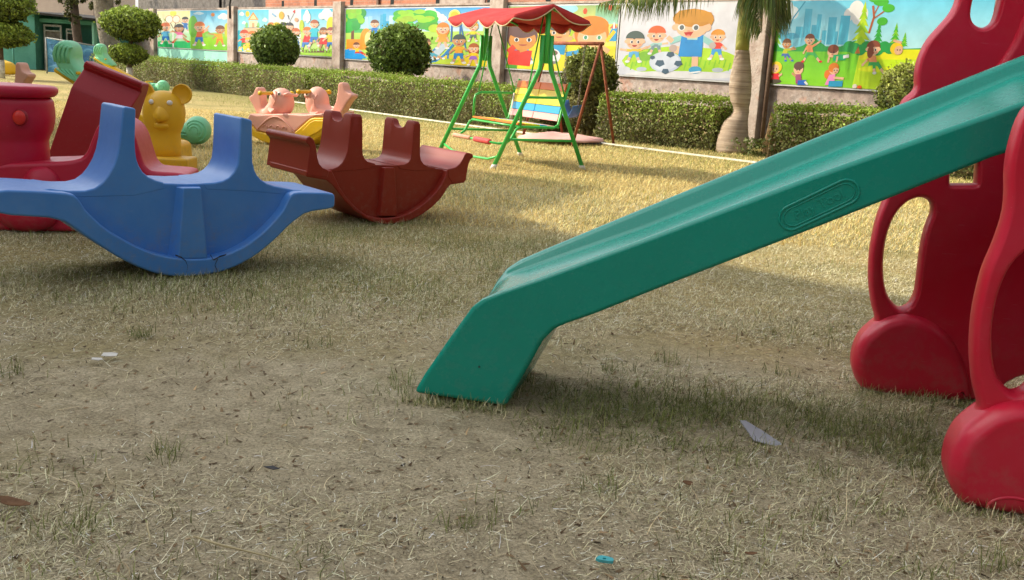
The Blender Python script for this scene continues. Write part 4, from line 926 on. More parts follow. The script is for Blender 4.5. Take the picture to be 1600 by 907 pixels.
# what stands behind the wall
bb = empty('brick_building', W0 - NN * 1.2, WROT, 'unplastered red brick building rising behind the mural wall', 'building')
mb = MB(); mb.box((-20.6, 0, 0), (14, 6, 5.2)); mb.build('wall', M['brick'], bb, smooth=False)
for k in range(14):
    mb = MB(); x = -19.5 + k * 2.05; mb.box((x, -.004, 2.44), (x + .16, .02, 2.62)); mb.build('putlog_hole', M['dark'], bb, smooth=False)
mb = MB(); mb.box((-11.1, -.03, 2.2), (-9.3, -.003, 5.2)); mb.build('plaster_patch', M['concrete'], bb, smooth=False)
mb = MB(); mb.box((-13.95, -.06, 2.2), (-13.85, -.003, 5.2)); mb.build('downpipe', M['pipe'], bb, smooth=False)
gb = empty('block_building', W0 - NN * 2.0 + D * 20.7, WROT, 'sooty grey block building behind the left end of the mural wall', 'building')
mb = MB(); mb.box((-13.5, 0, 0), (-.02, 6, 6.0)); mb.build('wall', M['grey_block'], gb, smooth=False)
mb = MB(); mb.tube([(-4.95, -.1, 2.0), (-4.95, -.1, 6.0)], .05, 8); mb.build('drain_pipe', M['black'], gb)

# ------------------------------------------------------------------ mural banners on the wall
SK, SK2, SK3 = (.86, .58, .40), (.62, .36, .19), (.40, .20, .10)
BRN, BLK, ORG, RED, BLU, YEL, GRN, WHT, PNK, SKY, NAVY, LIME, GREY = (.22, .09, .04), (.03, .03, .04), (.80, .26, .04), (.72, .05, .04), (.03, .25, .62), (.88, .66, .03), (.06, .38, .05), (.90, .90, .87), (.85, .25, .45), (.28, .68, .86), (.03, .08, .25), (.45, .68, .06), (.55, .60, .66)
def ink(c):
    g = c.mean(1, keepdims=True); return np.clip(g + (c - g) * 1.22, .004, 1) ** 1.12 * .60
class Art:
    """shapes painted on a banner; art coordinates (x right, y down) are mapped to the banner's own rectangle"""
    def __init__(s, W, H, x0, x1, tl, tr, bl, br, ratio):
        s.W, s.H, s.x0, s.x1, s.tl, s.tr, s.bl, s.br, s.r = W, H, x0, x1, tl, tr, bl, br, ratio
        s.mb = MB(); s.k = 0
    def m(s, x, y):
        f = (x - s.x0) / (s.x1 - s.x0); t = s.tl + (s.tr - s.tl) * f; b = s.bl + (s.br - s.bl) * f
        u = f * s.r / (1 + (s.r - 1) * f); v = (b - y) / (b - t)
        return (min(max(u, 0.012), .988) * s.W, -.0115 - s.k * .00004, min(max(v, .02), .98) * s.H)
    def poly(s, pts, c):
        s.k += 1; v = [s.m(*p) for p in pts]; s.mb.add(v, [list(range(len(v)))[::-1]], c)
    def ell(s, x, y, rx, ry=None, c=WHT, n=18, a0=0, a1=360):
        ry = ry or rx; s.poly([(x + rx * math.cos(R(a0 + (a1 - a0) * i / n)), y + ry * math.sin(R(a0 + (a1 - a0) * i / n))) for i in range(n + (0 if a1 - a0 == 360 else 1))], c)
    def rect(s, x0, y0, x1, y1, c): s.grad(x0, y0, x1, y1, c, c, 1)
    def grad(s, x0, y0, x1, y1, c0, c1, n=6):
        s.k += 1; m_ = 8; v = []; cc = []
        for j in range(n + 1):
            for i in range(m_ + 1): v.append(s.m(x0 + (x1 - x0) * i / m_, y0 + (y1 - y0) * j / n)); cc.append(tuple(c0[q] + (c1[q] - c0[q]) * j / n for q in range(3)))
        f = [[j * (m_ + 1) + i, (j + 1) * (m_ + 1) + i, (j + 1) * (m_ + 1) + i + 1, j * (m_ + 1) + i + 1] for j in range(n) for i in range(m_)]
        k = len(s.mb.v); s.mb.v += v; s.mb.c += cc; s.mb.f += [[q + k for q in g] for g in f]
    def line(s, pts, w, c):
        s.k += 1
        for (a, b) in zip(pts[:-1], pts[1:]):
            dx, dy = b[0] - a[0], b[1] - a[1]; l = math.hypot(dx, dy) or 1; nx, ny = -dy / l * w / 2, dx / l * w / 2
            ex, ey = dx / l * w * .25, dy / l * w * .25
            v = [s.m(a[0] + nx - ex, a[1] + ny - ey), s.m(b[0] + nx + ex, b[1] + ny + ey), s.m(b[0] - nx + ex, b[1] - ny + ey), s.m(a[0] - nx - ex, a[1] - ny - ey)]
            s.mb.add(v, [[0, 1, 2, 3]], c)
    def cloud(s, x, y, w, h, c=WHT):
        for dx, dy, r_ in ((-.32, .1, .5), (0, -.15, .75), (.3, .05, .55), (.1, .2, .6)): s.ell(x + dx * w, y + dy * h, w * .38 * r_ * 1.2, h * .75 * r_, c)
    def tree(s, x, y, w, h, c=GRN, c2=LIME, trunk=BRN):
        s.line([(x, y + h * .3), (x, y + h)], w * .12, trunk)
        q = random.Random(int(x * 7 + y))
        for i in range(22): s.ell(x + q.uniform(-.4, .4) * w, y + q.uniform(-.28, .3) * h, w * .19, h * .15, tuple(c[k] * q.uniform(.8, 1.2) for k in range(3)))
        for i in range(14): s.ell(x + q.uniform(-.36, .36) * w, y + q.uniform(-.36, .1) * h, w * .14, h * .09, tuple((c[k] * .4 + c2[k] * .6) * q.uniform(.85, 1.15) for k in range(3)))
    def pine(s, x, y, w, h, c, c2):
        for k in range(6):
            t0 = y + h * k / 6 * .92; t1 = t0 + h * .26; ww = w * (.25 + .75 * k / 5) / 2
            s.poly([(x, t0), (x + ww, t1), (x + ww * .4, t1 - h * .03), (x, t1 + h * .015), (x - ww * .4, t1 - h * .03), (x - ww, t1)], c if k % 2 else c2)
    def kid(s, x, y, h, skin=SK, hair=BRN, shirt=RED, pants=BLU, arms=((-.5, .3), (.5, .3)), legs=((-.22, 1), (.22, 1)), shoe=WHT, girl=False, lean=0.0, face=True, hd=.21):
        """a generic cartoon child: x centre of head, y top of head, h full height"""
        r_ = h * hd; hx, hy = x + lean * h * .25, y + r_ * 1.05; bx, by = x, y + r_ * 2; hipy = y + h * .70
        if girl: s.ell(hx, hy + r_ * .25, r_ * 1.15, r_ * 1.25, hair)
        for lx, lz in legs:
            s.line([(x + lx * h * .3, hipy - h * .02), (x + lx * h * .8, y + h * (.72 + .24 * lz))], h * .105, pants if not girl else skin)
            s.line([(x + lx * h * .62, y + h * (.72 + .15 * lz)), (x + lx * h * .82, y + h * (.72 + .25 * lz))], h * .085, skin)
            s.ell(x + lx * h * .92, y + h * (.72 + .265 * lz), h * .075, h * .042, shoe)
        s.poly([(bx - h * .10 + lean * h * .15, by), (bx + h * .10 + lean * h * .15, by), (bx + h * .15, hipy), (bx - h * .15, hipy)], shirt)
        if girl: s.poly([(bx - h * .12, by + h * .14), (bx + h * .12, by + h * .14), (bx + h * .21, hipy + h * .04), (bx - h * .21, hipy + h * .04)], pants)
        else: s.poly([(bx - h * .15, hipy - h * .05), (bx + h * .15, hipy - h * .05), (bx + h * .17, hipy + h * .07), (bx, hipy + h * .04), (bx - h * .17, hipy + h * .07)], pants)
        for ax_, ay in arms:
            sx = bx + (h * .1 if ax_ > 0 else -h * .1) + lean * h * .12; mx_, my = sx + ax_ * h * .22, by + h * .05 + ay * h * .16
            s.line([(sx, by + h * .05), (mx_, my)], h * .085, shirt); s.line([(mx_, my), (sx + ax_ * h * .46, by + h * .05 + ay * h * .36)], h * .065, skin); s.ell(sx + ax_ * h * .48, by + h * .05 + ay * h * .38, h * .042, None, skin, 10)
        s.ell(hx, hy, r_, r_ * .96, skin)
        s.ell(hx - r_ * .98, hy + r_ * .1, r_ * .2, None, skin, 8); s.ell(hx + r_ * .98, hy + r_ * .1, r_ * .2, None, skin, 8)
        s.ell(hx, hy - r_ * .22, r_ * 1.06, r_ * .86, hair, 18, 180, 360); s.poly([(hx - r_ * 1.04, hy - r_ * .25), (hx - r_ * .4, hy - r_ * .35), (hx - r_ * .1, hy - r_ * .1), (hx + r_ * .3, hy - r_ * .38), (hx + r_ * 1.04, hy - r_ * .2), (hx + r_ * .8, hy - r_ * .7), (hx - r_ * .8, hy - r_ * .7)], hair)
        if face:
            for e in (-.36, .36): s.ell(hx + e * r_, hy + r_ * .15, r_ * .17, r_ * .2, WHT, 10); s.ell(hx + e * r_ + r_ * .03, hy + r_ * .17, r_ * .11, r_ * .15, BLK, 10)
            s.ell(hx, hy + r_ * .5, r_ * .28, r_ * .22, (.45, .06, .05), 10, 0, 180)
            for e in (-.6, .6): s.ell(hx + e * r_, hy + r_ * .45, r_ * .16, r_ * .1, tuple(min(1, skin[k] * (1.05, .72, .65)[k]) for k in range(3)), 10)
def banner(t0, t1, z0, z1, label, art, skew=0.0):
    """a vinyl sheet hung on the wall between wall distances t0 (left) and t1 (right)"""
    Wd, H = t0 - t1, z1 - z0; p = wl(t0) + NN * .02
    root = empty('mural_banner', (p.x, p.y, z0), WROT, label, 'banner', 'cartoon banners along the wall')
    mb = MB(); n = 24; v = []; f = []
    for j in range(7):
        for i in range(n + 1):
            v.append((Wd * i / n + skew * (j / 6), -.006 - .004 * math.sin(i * 1.3) * math.sin(j * 1.1), H * j / 6))
    for j in range(6):
        for i in range(n): k = j * (n + 1) + i; f.append([k, k + 1, k + n + 2, k + n + 1])
    mb.add(v, f, (.80, .80, .78)); mb.build('sheet', M['print'], root, colors=ink, recalc=False)
    a = art(Wd, H)
    if skew: a.mb.v = [(x + skew * z / H, y, z) for x, y, z in a.mb.v]
    a.mb.build('print', M['print'], root, colors=ink, smooth=False, recalc=False)
def art1(W, H):
    a = Art(W, H, 372, 1280, 122, 122, 592, 652, 1.15)
    a.grad(372, 100, 795, 420, (.95, .88, .45), (.80, .93, .80)); a.ell(580, 160, 42, 34, (.75, .80, .15)); a.rect(372, 400, 795, 520, (.55, .85, .55)); a.rect(372, 515, 795, 610, (.05, .55, .20))
    a.line([(575, 400), (575, 600)], 18, WHT); a.line([(385, 410), (790, 410)], 8, (.85, .95, .85))
    for x in (530, 620): a.ell(x, 235, 50, 52, (.65, .35, .15)); a.ell(x, 235, 42, 44, (.92, .90, .80))
    a.line([(545, 285), (580, 350)], 10, BRN); a.line([(610, 285), (590, 350)], 10, BRN)
    a.kid(482, 275, 270, SK, (.70, .20, .06), (.20, .55, .80), BLU, ((-.5, .5), (.5, -.1)))
    a.kid(730, 205, 190, SK, BLK, BLU, BLU, ((-.6, -.5), (.4, .4)))
    a.kid(655, 295, 250, SK2, BLK, PNK, (.92, .75, .85), ((-.5, -.3), (.5, .5)), ((-.35, .8), (.5, .7)), RED, True)
    a.grad(795, 100, 1290, 460, (.10, .55, .85), (.75, .92, .95)); a.grad(795, 440, 1290, 650, (.45, .75, .08), (.25, .62, .06))
    a.ell(830, 330, 60, 140, (.22, .58, .06)); a.ell(960, 430, 90, 50, (.30, .62, .12)); a.ell(1110, 440, 130, 30, (.40, .68, .20)); a.ell(1255, 380, 35, 90, (.70, .72, .10))
    a.ell(1078, 185, 24, None, (.85, .35, .10)); a.cloud(1210, 210, 130, 60); a.cloud(900, 165, 120, 30, (.7, .88, .95))
    a.kid(905, 270, 300, SK, ORG, (.85, .20, .06), BLU, ((.6, -.7), (.5, -.3)), lean=.1); a.kid(1165, 320, 260, SK2, BRN, (.90, .50, .08), (.85, .35, .06), ((-.9, -.2), (-.5, .4)), lean=.1)
    return a
def art2(W, H):
    a = Art(W, H, 78, 1350, 122, 112, 655, 715, 1.17)
    a.grad(78, 100, 495, 500, (.18, .62, .78), (.60, .88, .85)); a.rect(78, 560, 495, 680, (.85, .80, .10)); a.grad(490, 100, 910, 680, (.88, .88, .84), (.85, .92, .90)); a.grad(905, 100, 1365, 420, (.10, .58, .80), (.65, .90, .92))
    a.rect(905, 400, 1365, 740, (.62, .82, .30)); a.ell(215, 180, 26, 36, YEL); a.cloud(140, 180, 60, 40); a.cloud(440, 255, 60, 40); a.cloud(170, 290, 50, 30)
    a.rect(235, 265, 345, 360, (.90, .80, .55)); a.poly([(220, 255), (288, 155), (360, 255)], (.80, .38, .10)); a.poly([(245, 245), (288, 180), (335, 245)], (.92, .75, .45)); a.rect(165, 350, 420, 420, (.90, .62, .40)); a.rect(275, 290, 305, 350, (.70, .45, .25)); a.line([(180, 352), (410, 352)], 8, (.2, .3, .3))
    for x in (205, 355): a.ell(x, 320, 18, 35, (.30, .60, .25))
    a.kid(110, 385, 270, (.03, .55, .65), (.03, .50, .62), (.03, .55, .65), (.04, .50, .75), face=False); a.kid(175, 375, 250, SK, (.65, .12, .06), RED, GRN); a.kid(275, 390, 230, SK, ORG, (.15, .40, .75), YEL); a.kid(225, 470, 170, SK, YEL, YEL, YEL)
    for x, c in ((525, ORG), (595, YEL), (685, BLK), (760, BLK), (845, (.62, .18, .06))): a.kid(x, 285 + (70 if x > 800 else 0), 240, SK, c, (.75, .85, .95), BLU, girl=(x == 760))
    a.ell(657, 200, 34, 48, (.90, .50, .04)); a.line([(745, 280), (815, 150)], 32, (.75, .78, .82)); a.poly([(800, 160), (832, 120), (830, 175)], RED); a.line([(740, 200), (760, 250)], 14, (.2, .2, .25)); a.ell(850, 255, 26, None, (.85, .45, .30)); a.line([(540, 180), (580, 210)], 22, (.35, .55, .75))
    a.cloud(985, 220, 90, 120); a.cloud(1240, 200, 190, 110); a.ell(920, 330, 30, 75, (.55, .65, .05)); a.ell(1300, 330, 60, 110, (.72, .75, .05))
    a.ell(1110, 640, 180, 30, (.18, .07, .03)); a.rect(905, 655, 1365, 740, (.42, .70, .08))
    a.kid(975, 340, 290, SK, ORG, RED, (.10, .30, .65), ((.5, .6), (.3, .7)), lean=.25, hd=.18); a.kid(1085, 255, 320, SK, (.45, .14, .06), (.10, .60, .70), BLU, ((-.4, .6), (.4, .5)), hd=.16); a.kid(1205, 345, 280, SK2, BRN, WHT, RED, ((-.4, .6), (.4, .5)), girl=True, hd=.16); a.kid(1300, 345, 280, SK, (.35, .10, .06), YEL, BLU, ((-.5, .5), (.3, .5)), hd=.17)
    for x in range(930, 1350, 38): a.ell(x, 610 + (x * 7 % 30), 14, 22, (.35, .62, .05))
    for x in range(860, 910, 25): a.ell(x, 620, 18, 60, (.30, .60, .08))
    return a
def art3(W, H):
    a = Art(W, H, 62, 1548, 82, 72, 600, 690, 1.19)
    a.grad(62, 60, 1548, 330, (.03, .38, .75), (.72, .90, .95)); a.rect(62, 320, 1548, 720, (.55, .78, .20))
    for x, y, w_, c in ((290, 170, 30, (.55, .80, .88)), (330, 165, 35, (.45, .72, .85)), (440, 150, 22, (.15, .52, .75)), (470, 140, 36, (.10, .48, .72)), (500, 215, 50, (.08, .45, .70)), (540, 160, 40, (.60, .82, .88)), (400, 205, 40, (.30, .62, .80))): a.rect(x - w_ / 2, y, x + w_ / 2, 300, c)
    a.rect(90, 290, 560, 330, (.12, .52, .18)); a.cloud(930, 160, 200, 110); a.cloud(1050, 190, 90, 60)
    a.tree(150, 210, 250, 330, (.03, .40, .06), (.45, .72, .05)); a.tree(790, 205, 420, 260, (.10, .48, .06), (.60, .78, .06)); a.ell(600, 310, 60, 40, (.45, .70, .08)); a.ell(980, 290, 60, 40, (.55, .74, .06))
    a.rect(90, 395, 330, 500, (.85, .38, .06)); a.ell(290, 390, 60, 105, (.90, .42, .04)); a.ell(318, 400, 42, 80, (.80, .78, .40)); a.ell(150, 560, 130, 70, (.02, .35, .75)); a.poly([(62, 500), (170, 495), (310, 590), (62, 600)], (.03, .40, .80))
    a.kid(205, 425, 150, SK, BRN, YEL, (.65, .08, .05), ((-.8, .1), (.4, .3)), ((.7, .7), (.9, .9)), lean=-.3); a.kid(375, 200, 190, SK, BRN, BLU, (.03, .40, .80), ((-.4, .5), (.4, .5)))
    a.rect(870, 560, 1548, 720, (.85, .70, .08)); a.ell(1080, 620, 160, 30, (.55, .70, .08)); a.ell(990, 410, 60, 35, (.35, .62, .10))
    # blue slide painted on the sheet
    a.poly([(1060, 445), (1150, 445), (1000, 605), (900, 605)], (.62, .72, .78)); a.line([(1050, 440), (960, 530), (900, 560)], 16, (.03, .28, .58)); a.line([(1175, 455), (1090, 560), (1010, 615), (950, 625)], 24, (.03, .30, .62))
    for xx in (1155, 1240): a.line([(xx, 230), (xx, 420)], 16, (.05, .18, .45))
    a.line([(1150, 265), (1250, 265)], 12, (.05, .18, .45)); a.line([(1240, 240), (1310, 520)], 14, (.05, .22, .50)); a.line([(1130, 500), (1130, 590)], 18, (.03, .28, .58))
    a.kid(1068, 232, 260, SK, (.75, .30, .06), (.88, .42, .04), (.88, .45, .05), ((-.3, .6), (.3, .6)), girl=True, hd=.22); a.kid(1235, 350, 290, SK2, (.04, .07, .06), (.85, .45, .03), (.04, .28, .55), ((-.4, .4), (.4, .2)), hd=.21); a.kid(905, 388, 220, SK2, BRN, (.85, .22, .05), (.10, .40, .50), ((.5, .5), (-.3, .5)), ((.6, .8), (.9, .8)), hd=.2); a.kid(1370, 230, 190, SK, (.85, .45, .05), (.75, .70, .05), (.15, .2, .2), hd=.24); a.kid(1385, 440, 220, SK, (.45, .16, .06), YEL, (.45, .25, .65), girl=True, hd=.22)
    a.ell(1180, 165, 60, None, (.95, .85, .30)); a.ell(1180, 165, 42, None, (.95, .65, .10)); a.rect(1470, 100, 1548, 600, (.55, .75, .25))
    return a
def art4(W, H):
    a = Art(W, H, 140, 1545, 72, 62, 862, 905, 1.13)
    a.grad(140, 60, 1545, 300, (.35, .50, .22), (.80, .80, .30)); a.rect(140, 290, 1545, 940, (.85, .78, .08)); a.ell(870, 120, 150, 60, (.45, .75, .82)); a.grad(1240, 60, 1545, 320, (.20, .40, .10), (.50, .80, .70)); a.rect(1240, 300, 1545, 560, (.88, .80, .25))
    a.ell(170, 500, 60, 190, (.55, .70, .06)); a.ell(150, 800, 160, 90, (.25, .50, .04)); a.ell(240, 840, 60, 60, (.10, .35, .04)); a.ell(980, 410, 40, 80, (.50, .68, .05))
    for x, y in ((540, 120), (1110, 150), (1420, 110)): a.ell(x, y, 26, 36, (.80, .15, .05))
    # three large generic children
    def big(cx, cy, r_, skin, hair, shirt, eye=BLK):
        a.poly([(cx - r_ * .85, cy + r_ * .95), (cx + r_ * .75, cy + r_ * .95), (cx + r_ * .65, cy + r_ * 2.0), (cx - r_ * .9, cy + r_ * 1.9)], shirt)
        a.ell(cx - r_ * .98, cy + r_ * .15, r_ * .2, None, skin); a.ell(cx, cy, r_ * 1.08, r_ * .98, hair); a.ell(cx + r_ * .05, cy + r_ * .25, r_ * .92, r_ * .72, skin)
        a.ell(cx, cy - r_ * .45, r_ * 1.05, r_ * .58, hair)
        for e in (-.35, .5): a.ell(cx + e * r_, cy + r_ * .25, r_ * .17, r_ * .14, WHT); a.ell(cx + e * r_, cy + r_ * .25, r_ * .1, r_ * .12, eye); a.line([(cx + e * r_ - r_ * .18, cy - r_ * .02), (cx + e * r_ + r_ * .18, cy - r_ * .04)], r_ * .07, hair)
        a.ell(cx + r_ * .1, cy + r_ * .55, r_ * .28, r_ * .10, (.45, .10, .06), 12, 0, 180)
    for lx in (-1, 1): a.line([(330 + lx * 40, 620), (330 + lx * 95, 740)], 120, (.05, .35, .60)); a.line([(330 + lx * 105, 690), (330 + lx * 115, 760)], 60, (.55, .16, .10)); a.ell(325 + lx * 125, 770, 60, 26, WHT)
    big(340, 450, 185, (.72, .36, .12), (.16, .08, .07), (.72, .08, .05)); a.line([(240, 590), (190, 640)], 70, (.75, .10, .06)); a.line([(400, 610), (330, 630)], 40, (.72, .36, .12))
    big(790, 370, 150, (.80, .46, .22), (.10, .12, .11), (.03, .40, .65)); a.line([(850, 490), (960, 470)], 50, (.80, .48, .26))
    big(1210, 410, 200, (.88, .58, .34), (.85, .32, .05), (.06, .45, .15), (.1, .35, .2)); a.line([(1330, 560), (1430, 620)], 60, (.86, .54, .30)); a.line([(1050, 640), (920, 660)], 55, (.10, .40, .68))
    a.ell(740, 690, 100, 90, WHT); a.ell(760, 650, 45, 30, (.22, .14, .10)); a.ell(700, 720, 28, 22, (.2, .14, .1)); a.ell(740, 765, 70, 18, (.3, .3, .3))
    a.poly([(1400, 500), (1480, 300), (1545, 340), (1545, 500)], (.10, .42, .68)); a.line([(1410, 495), (1490, 390)], 45, YEL); a.poly([(1430, 350), (1490, 280), (1535, 350)], (.80, .25, .18)); a.line([(1485, 290), (1485, 350)], 22, WHT)
    return a
def art5(W, H):
    a = Art(W, H, 250, 925, 25, 8, 412, 445, 1.11)
    a.grad(250, 0, 935, 460, (.80, .79, .81), (.70, .72, .78)); a.ell(590, 330, 315, 80, (.50, .72, .08)); a.ell(560, 355, 240, 45, (.42, .66, .06)); a.ell(590, 405, 300, 22, (.80, .80, .80))
    for x in range(300, 900, 26): a.line([(x, 340 + (x * 13 % 40)), (x + 8, 300 + (x * 13 % 40))], 7, (.28, .58, .05))
    a.ell(400, 305, 40, 26, (.25, .50, .06)); a.ell(440, 280, 30, 22, (.22, .48, .05)); a.ell(790, 375, 30, 12, GREY); a.ell(385, 375, 28, 12, GREY)
    a.kid(452, 143, 150, SK, (.80, .20, .08), (.45, .68, .62), (.25, .35, .38), ((-.5, .4), (.6, -.1)), hd=.30); a.kid(775, 158, 160, SK, (.75, .36, .08), (.78, .10, .06), (.12, .40, .70), ((-.5, -.2), (.4, .4)), hd=.22); a.kid(338, 172, 165, SK, (.10, .14, .12), (.88, .58, .06), (.20, .50, .75), ((-.7, -.1), (.6, -.3)), hd=.29)
    # the tall boy in dungarees
    x = 640
    a.line([(665, 290), (668, 360)], 34, SK); a.line([(612, 280), (560, 268)], 38, SK); a.ell(545, 262, 22, 20, (.55, .45, .40)); a.ell(672, 376, 34, 20, (.10, .40, .62)); a.line([(645, 392), (700, 385)], 8, WHT)
    a.line([(585, 205), (530, 225)], 30, (.40, .66, .62)); a.line([(535, 222), (515, 205)], 24, SK); a.line([(695, 205), (745, 235)], 30, (.40, .66, .62)); a.ell(752, 245, 18, None, (.60, .52, .48))
    a.poly([(585, 190), (700, 190), (700, 305), (575, 305)], (.04, .33, .66)); a.poly([(600, 180), (685, 180), (680, 215), (605, 215)], (.50, .72, .66)); a.line([(605, 180), (612, 230)], 12, (.04, .30, .62)); a.line([(680, 180), (672, 230)], 12, (.04, .30, .62))
    a.ell(635, 130, 92, 78, SK); a.ell(715, 150, 22, 20, SK); a.ell(545, 150, 16, 16, SK); a.ell(638, 100, 108, 48, (.58, .30, .06)); a.poly([(530, 110), (560, 62), (640, 50), (730, 70), (748, 110), (735, 140), (715, 118), (650, 126), (590, 120), (548, 132)], (.62, .33, .07))
    for ex in (580, 655): a.ell(ex, 150, 19, 17, WHT); a.ell(ex + 2, 151, 12, 13, (.16, .18, .18))
    a.ell(620, 170, 9, 6, (.80, .40, .28)); a.poly([(595, 176), (645, 172), (632, 196), (608, 196)], (.50, .05, .04)); a.ell(620, 193, 11, 5, (.85, .30, .28))
    # football
    a.ell(510, 335, 86, 56, (.62, .68, .78)); a.ell(504, 330, 78, 50, (.72, .77, .84))
    for px, py, r_ in ((482, 342, 28), (535, 295, 24), (580, 342, 24), (515, 385, 22), (440, 312, 16)): a.poly([(px + r_ * math.cos(R(90 + 72 * i)), py + r_ * .72 * math.sin(R(90 + 72 * i))) for i in range(5)], (.07, .13, .18))
    a.ell(900, 300, 22, 40, (.20, .45, .70))
    return a
def art6(W, H):
    a = Art(W, H, 105, 1600, 12, -30, 490, 565, 1.13)
    a.grad(105, -60, 1600, 300, (.20, .66, .86), (.62, .90, .93)); a.cloud(190, 80, 170, 90, (.85, .92, .92)); a.cloud(680, 80, 150, 100, WHT)
    for x, y, w_ in ((300, 160, 50), (352, 60, 50), (405, 150, 40), (432, 90, 30), (478, 180, 30), (526, 105, 56), (560, 185, 24), (612, 95, 66)): a.rect(x - w_ / 2, y, x + w_ / 2, 260, (.18, .58, .74))
    a.poly([(160, 230), (185, 60), (195, 230)], (.16, .50, .66)); a.line([(215, 200), (250, 110), (320, 20)], 8, (.14, .46, .62)); a.ell(250, 235, 70, 40, (.16, .50, .66)); a.ell(360, 250, 130, 30, (.30, .66, .78))
    a.poly([(105, 260), (220, 290), (330, 270), (420, 225), (500, 270), (600, 270), (700, 235), (820, 280), (1050, 280), (1600, 260), (1600, 360), (105, 360)], (.05, .40, .10))
    a.grad(105, 300, 1600, 640, (.22, .60, .06), (.38, .74, .06)); a.poly([(740, 288), (1600, 280), (1600, 620), (715, 520)], (.62, .84, .04)); a.poly([(740, 288), (1600, 280), (1600, 340), (738, 345)], (.85, .84, .04)); a.ell(860, 400, 120, 16, (.80, .88, .06)); a.ell(560, 380, 170, 30, (.25, .64, .05))
    a.pine(145, 75, 90, 215, (.06, .42, .04), (.35, .62, .05)); a.pine(735, 10, 150, 260, (.40, .64, .05), (.55, .74, .06)); a.pine(850, 120, 100, 170, (.05, .40, .08), (.07, .46, .08)); a.pine(965, 130, 90, 140, (.12, .52, .06), (.30, .64, .08)); a.pine(1030, 185, 60, 80, (.14, .54, .06), (.30, .64, .08))
    for x in range(660, 960, 40): a.ell(x, 270 + x % 30, 40, 32, (.04, .38, .10))
    a.line([(785, 190), (805, 100), (790, 40)], 14, (.48, .17, .08)); a.line([(805, 110), (880, 60)], 8, (.48, .17, .08)); a.line([(802, 90), (830, 30)], 7, (.48, .17, .08))
    for x, y, rx in ((840, 15, 52), (895, 50, 42), (865, 125, 36), (800, -5, 50)): a.ell(x, y, rx, 24, (.10, .48, .06))
    a.poly([(705, 310), (725, 268), (742, 310)], (.48, .20, .06))
    # exercising children
    a.kid(217, 228, 130, SK2, BRN, (.60, .62, .06), (.10, .20, .45), ((.9, -.1), (.7, -.3)), ((.1, .9), (.5, .9)), BLU, lean=.2, hd=.22); a.kid(395, 200, 160, SK, (.22, .08, .04), (.88, .42, .22), (.10, .50, .15), ((.7, -.5), (-.3, .6)), ((-.3, 1), (.55, 1)), RED, lean=-.3, hd=.2); a.kid(840, 235, 190, SK, (.28, .09, .05), (.88, .42, .22), (.10, .50, .15), ((-.2, -.9), (-.5, .6)), ((.1, 1), (.5, 1)), lean=-.25, hd=.23); a.ell(812, 300, 22, 36, (.28, .09, .05))
    a.ell(985, 280, 42, 36, (.90, .68, .06)); a.ell(1000, 290, 28, 26, SK); a.ell(992, 288, 4, 5, BLK, 8); a.ell(1010, 288, 4, 5, BLK, 8); a.line([(960, 235), (1010, 245)], 14, SK)
    # press-up boy, sitting children
    a.ell(555, 300, 38, 34, SK); a.ell(555, 285, 38, 26, (.25, .08, .04)); a.line([(570, 335), (640, 332)], 34, (.05, .48, .20)); a.line([(535, 325), (530, 360)], 14, SK); a.line([(590, 330), (588, 358)], 12, SK); a.line([(635, 330), (665, 325)], 18, WHT)
    a.ell(165, 392, 44, 34, (.90, .72, .04)); a.ell(162, 398, 26, 24, SK); a.poly([(140, 425), (195, 425), (200, 470), (140, 472)], (.80, .06, .08)); a.ell(165, 470, 50, 12, (.10, .08, .04)); a.line([(145, 440), (110, 465)], 12, SK); a.line([(195, 440), (212, 428)], 12, SK)
    a.ell(328, 402, 34, 32, SK); a.ell(328, 382, 36, 24, (.15, .07, .05)); a.poly([(308, 430), (350, 430), (365, 485), (320, 485)], (.40, .12, .22)); a.line([(340, 480), (385, 478)], 30, (.04, .18, .55)); a.line([(385, 475), (402, 490)], 14, WHT); a.line([(310, 440), (288, 425)], 14, SK2)
    a.ell(535, 430, 22, 26, (.72, .24, .05)); a.ell(578, 402, 34, 30, SK); a.ell(574, 392, 36, 28, (.75, .28, .06)); a.ell(590, 410, 20, 18, SK); a.poly([(550, 432), (592, 430), (590, 490), (525, 492)], (.88, .38, .62)); a.line([(560, 485), (640, 485)], 34, (.02, .38, .58)); a.line([(585, 450), (650, 455)], 14, SK)
    
    for fx, fy in ((552, 304), (162, 400), (328, 406), (590, 408)):
        for e in (-10, 10): a.ell(fx + e, fy, 4, 5, BLK, 8)
        a.ell(fx, fy + 11, 7, 4, (.55, .10, .08), 8, 0, 180)
    a.ell(735, 500, 16, 14, (.92, .85, .75)); a.ell(768, 505, 16, 12, (.85, .20, .08))
    return a
banner(26.57, 20.52, 1.03, 2.275, 'leftmost cartoon banner of children playing badminton above the mint painted wall', art1)
banner(19.95, 13.99, 1.03, 2.275, 'cartoon banner with yellow schoolhouse and children planting behind the left round bush', art2)
banner(13.53, 7.43, 1.00, 2.26, 'cartoon banner with painted blue slide, big trees and city behind the middle bush', art3)
banner(6.93, 3.68, 1.00, 2.27, 'yellow cartoon banner of three big-headed boys directly behind the canopy swing', art4)
banner(3.655, .78, 1.00, 2.275, 'white cartoon banner of a boy in blue dungarees kicking a football beside the palm', art5)
banner(.31, -3.2, 1.00, 2.29, 'rightmost cartoon banner of children exercising in a green park under a skyline', art6)

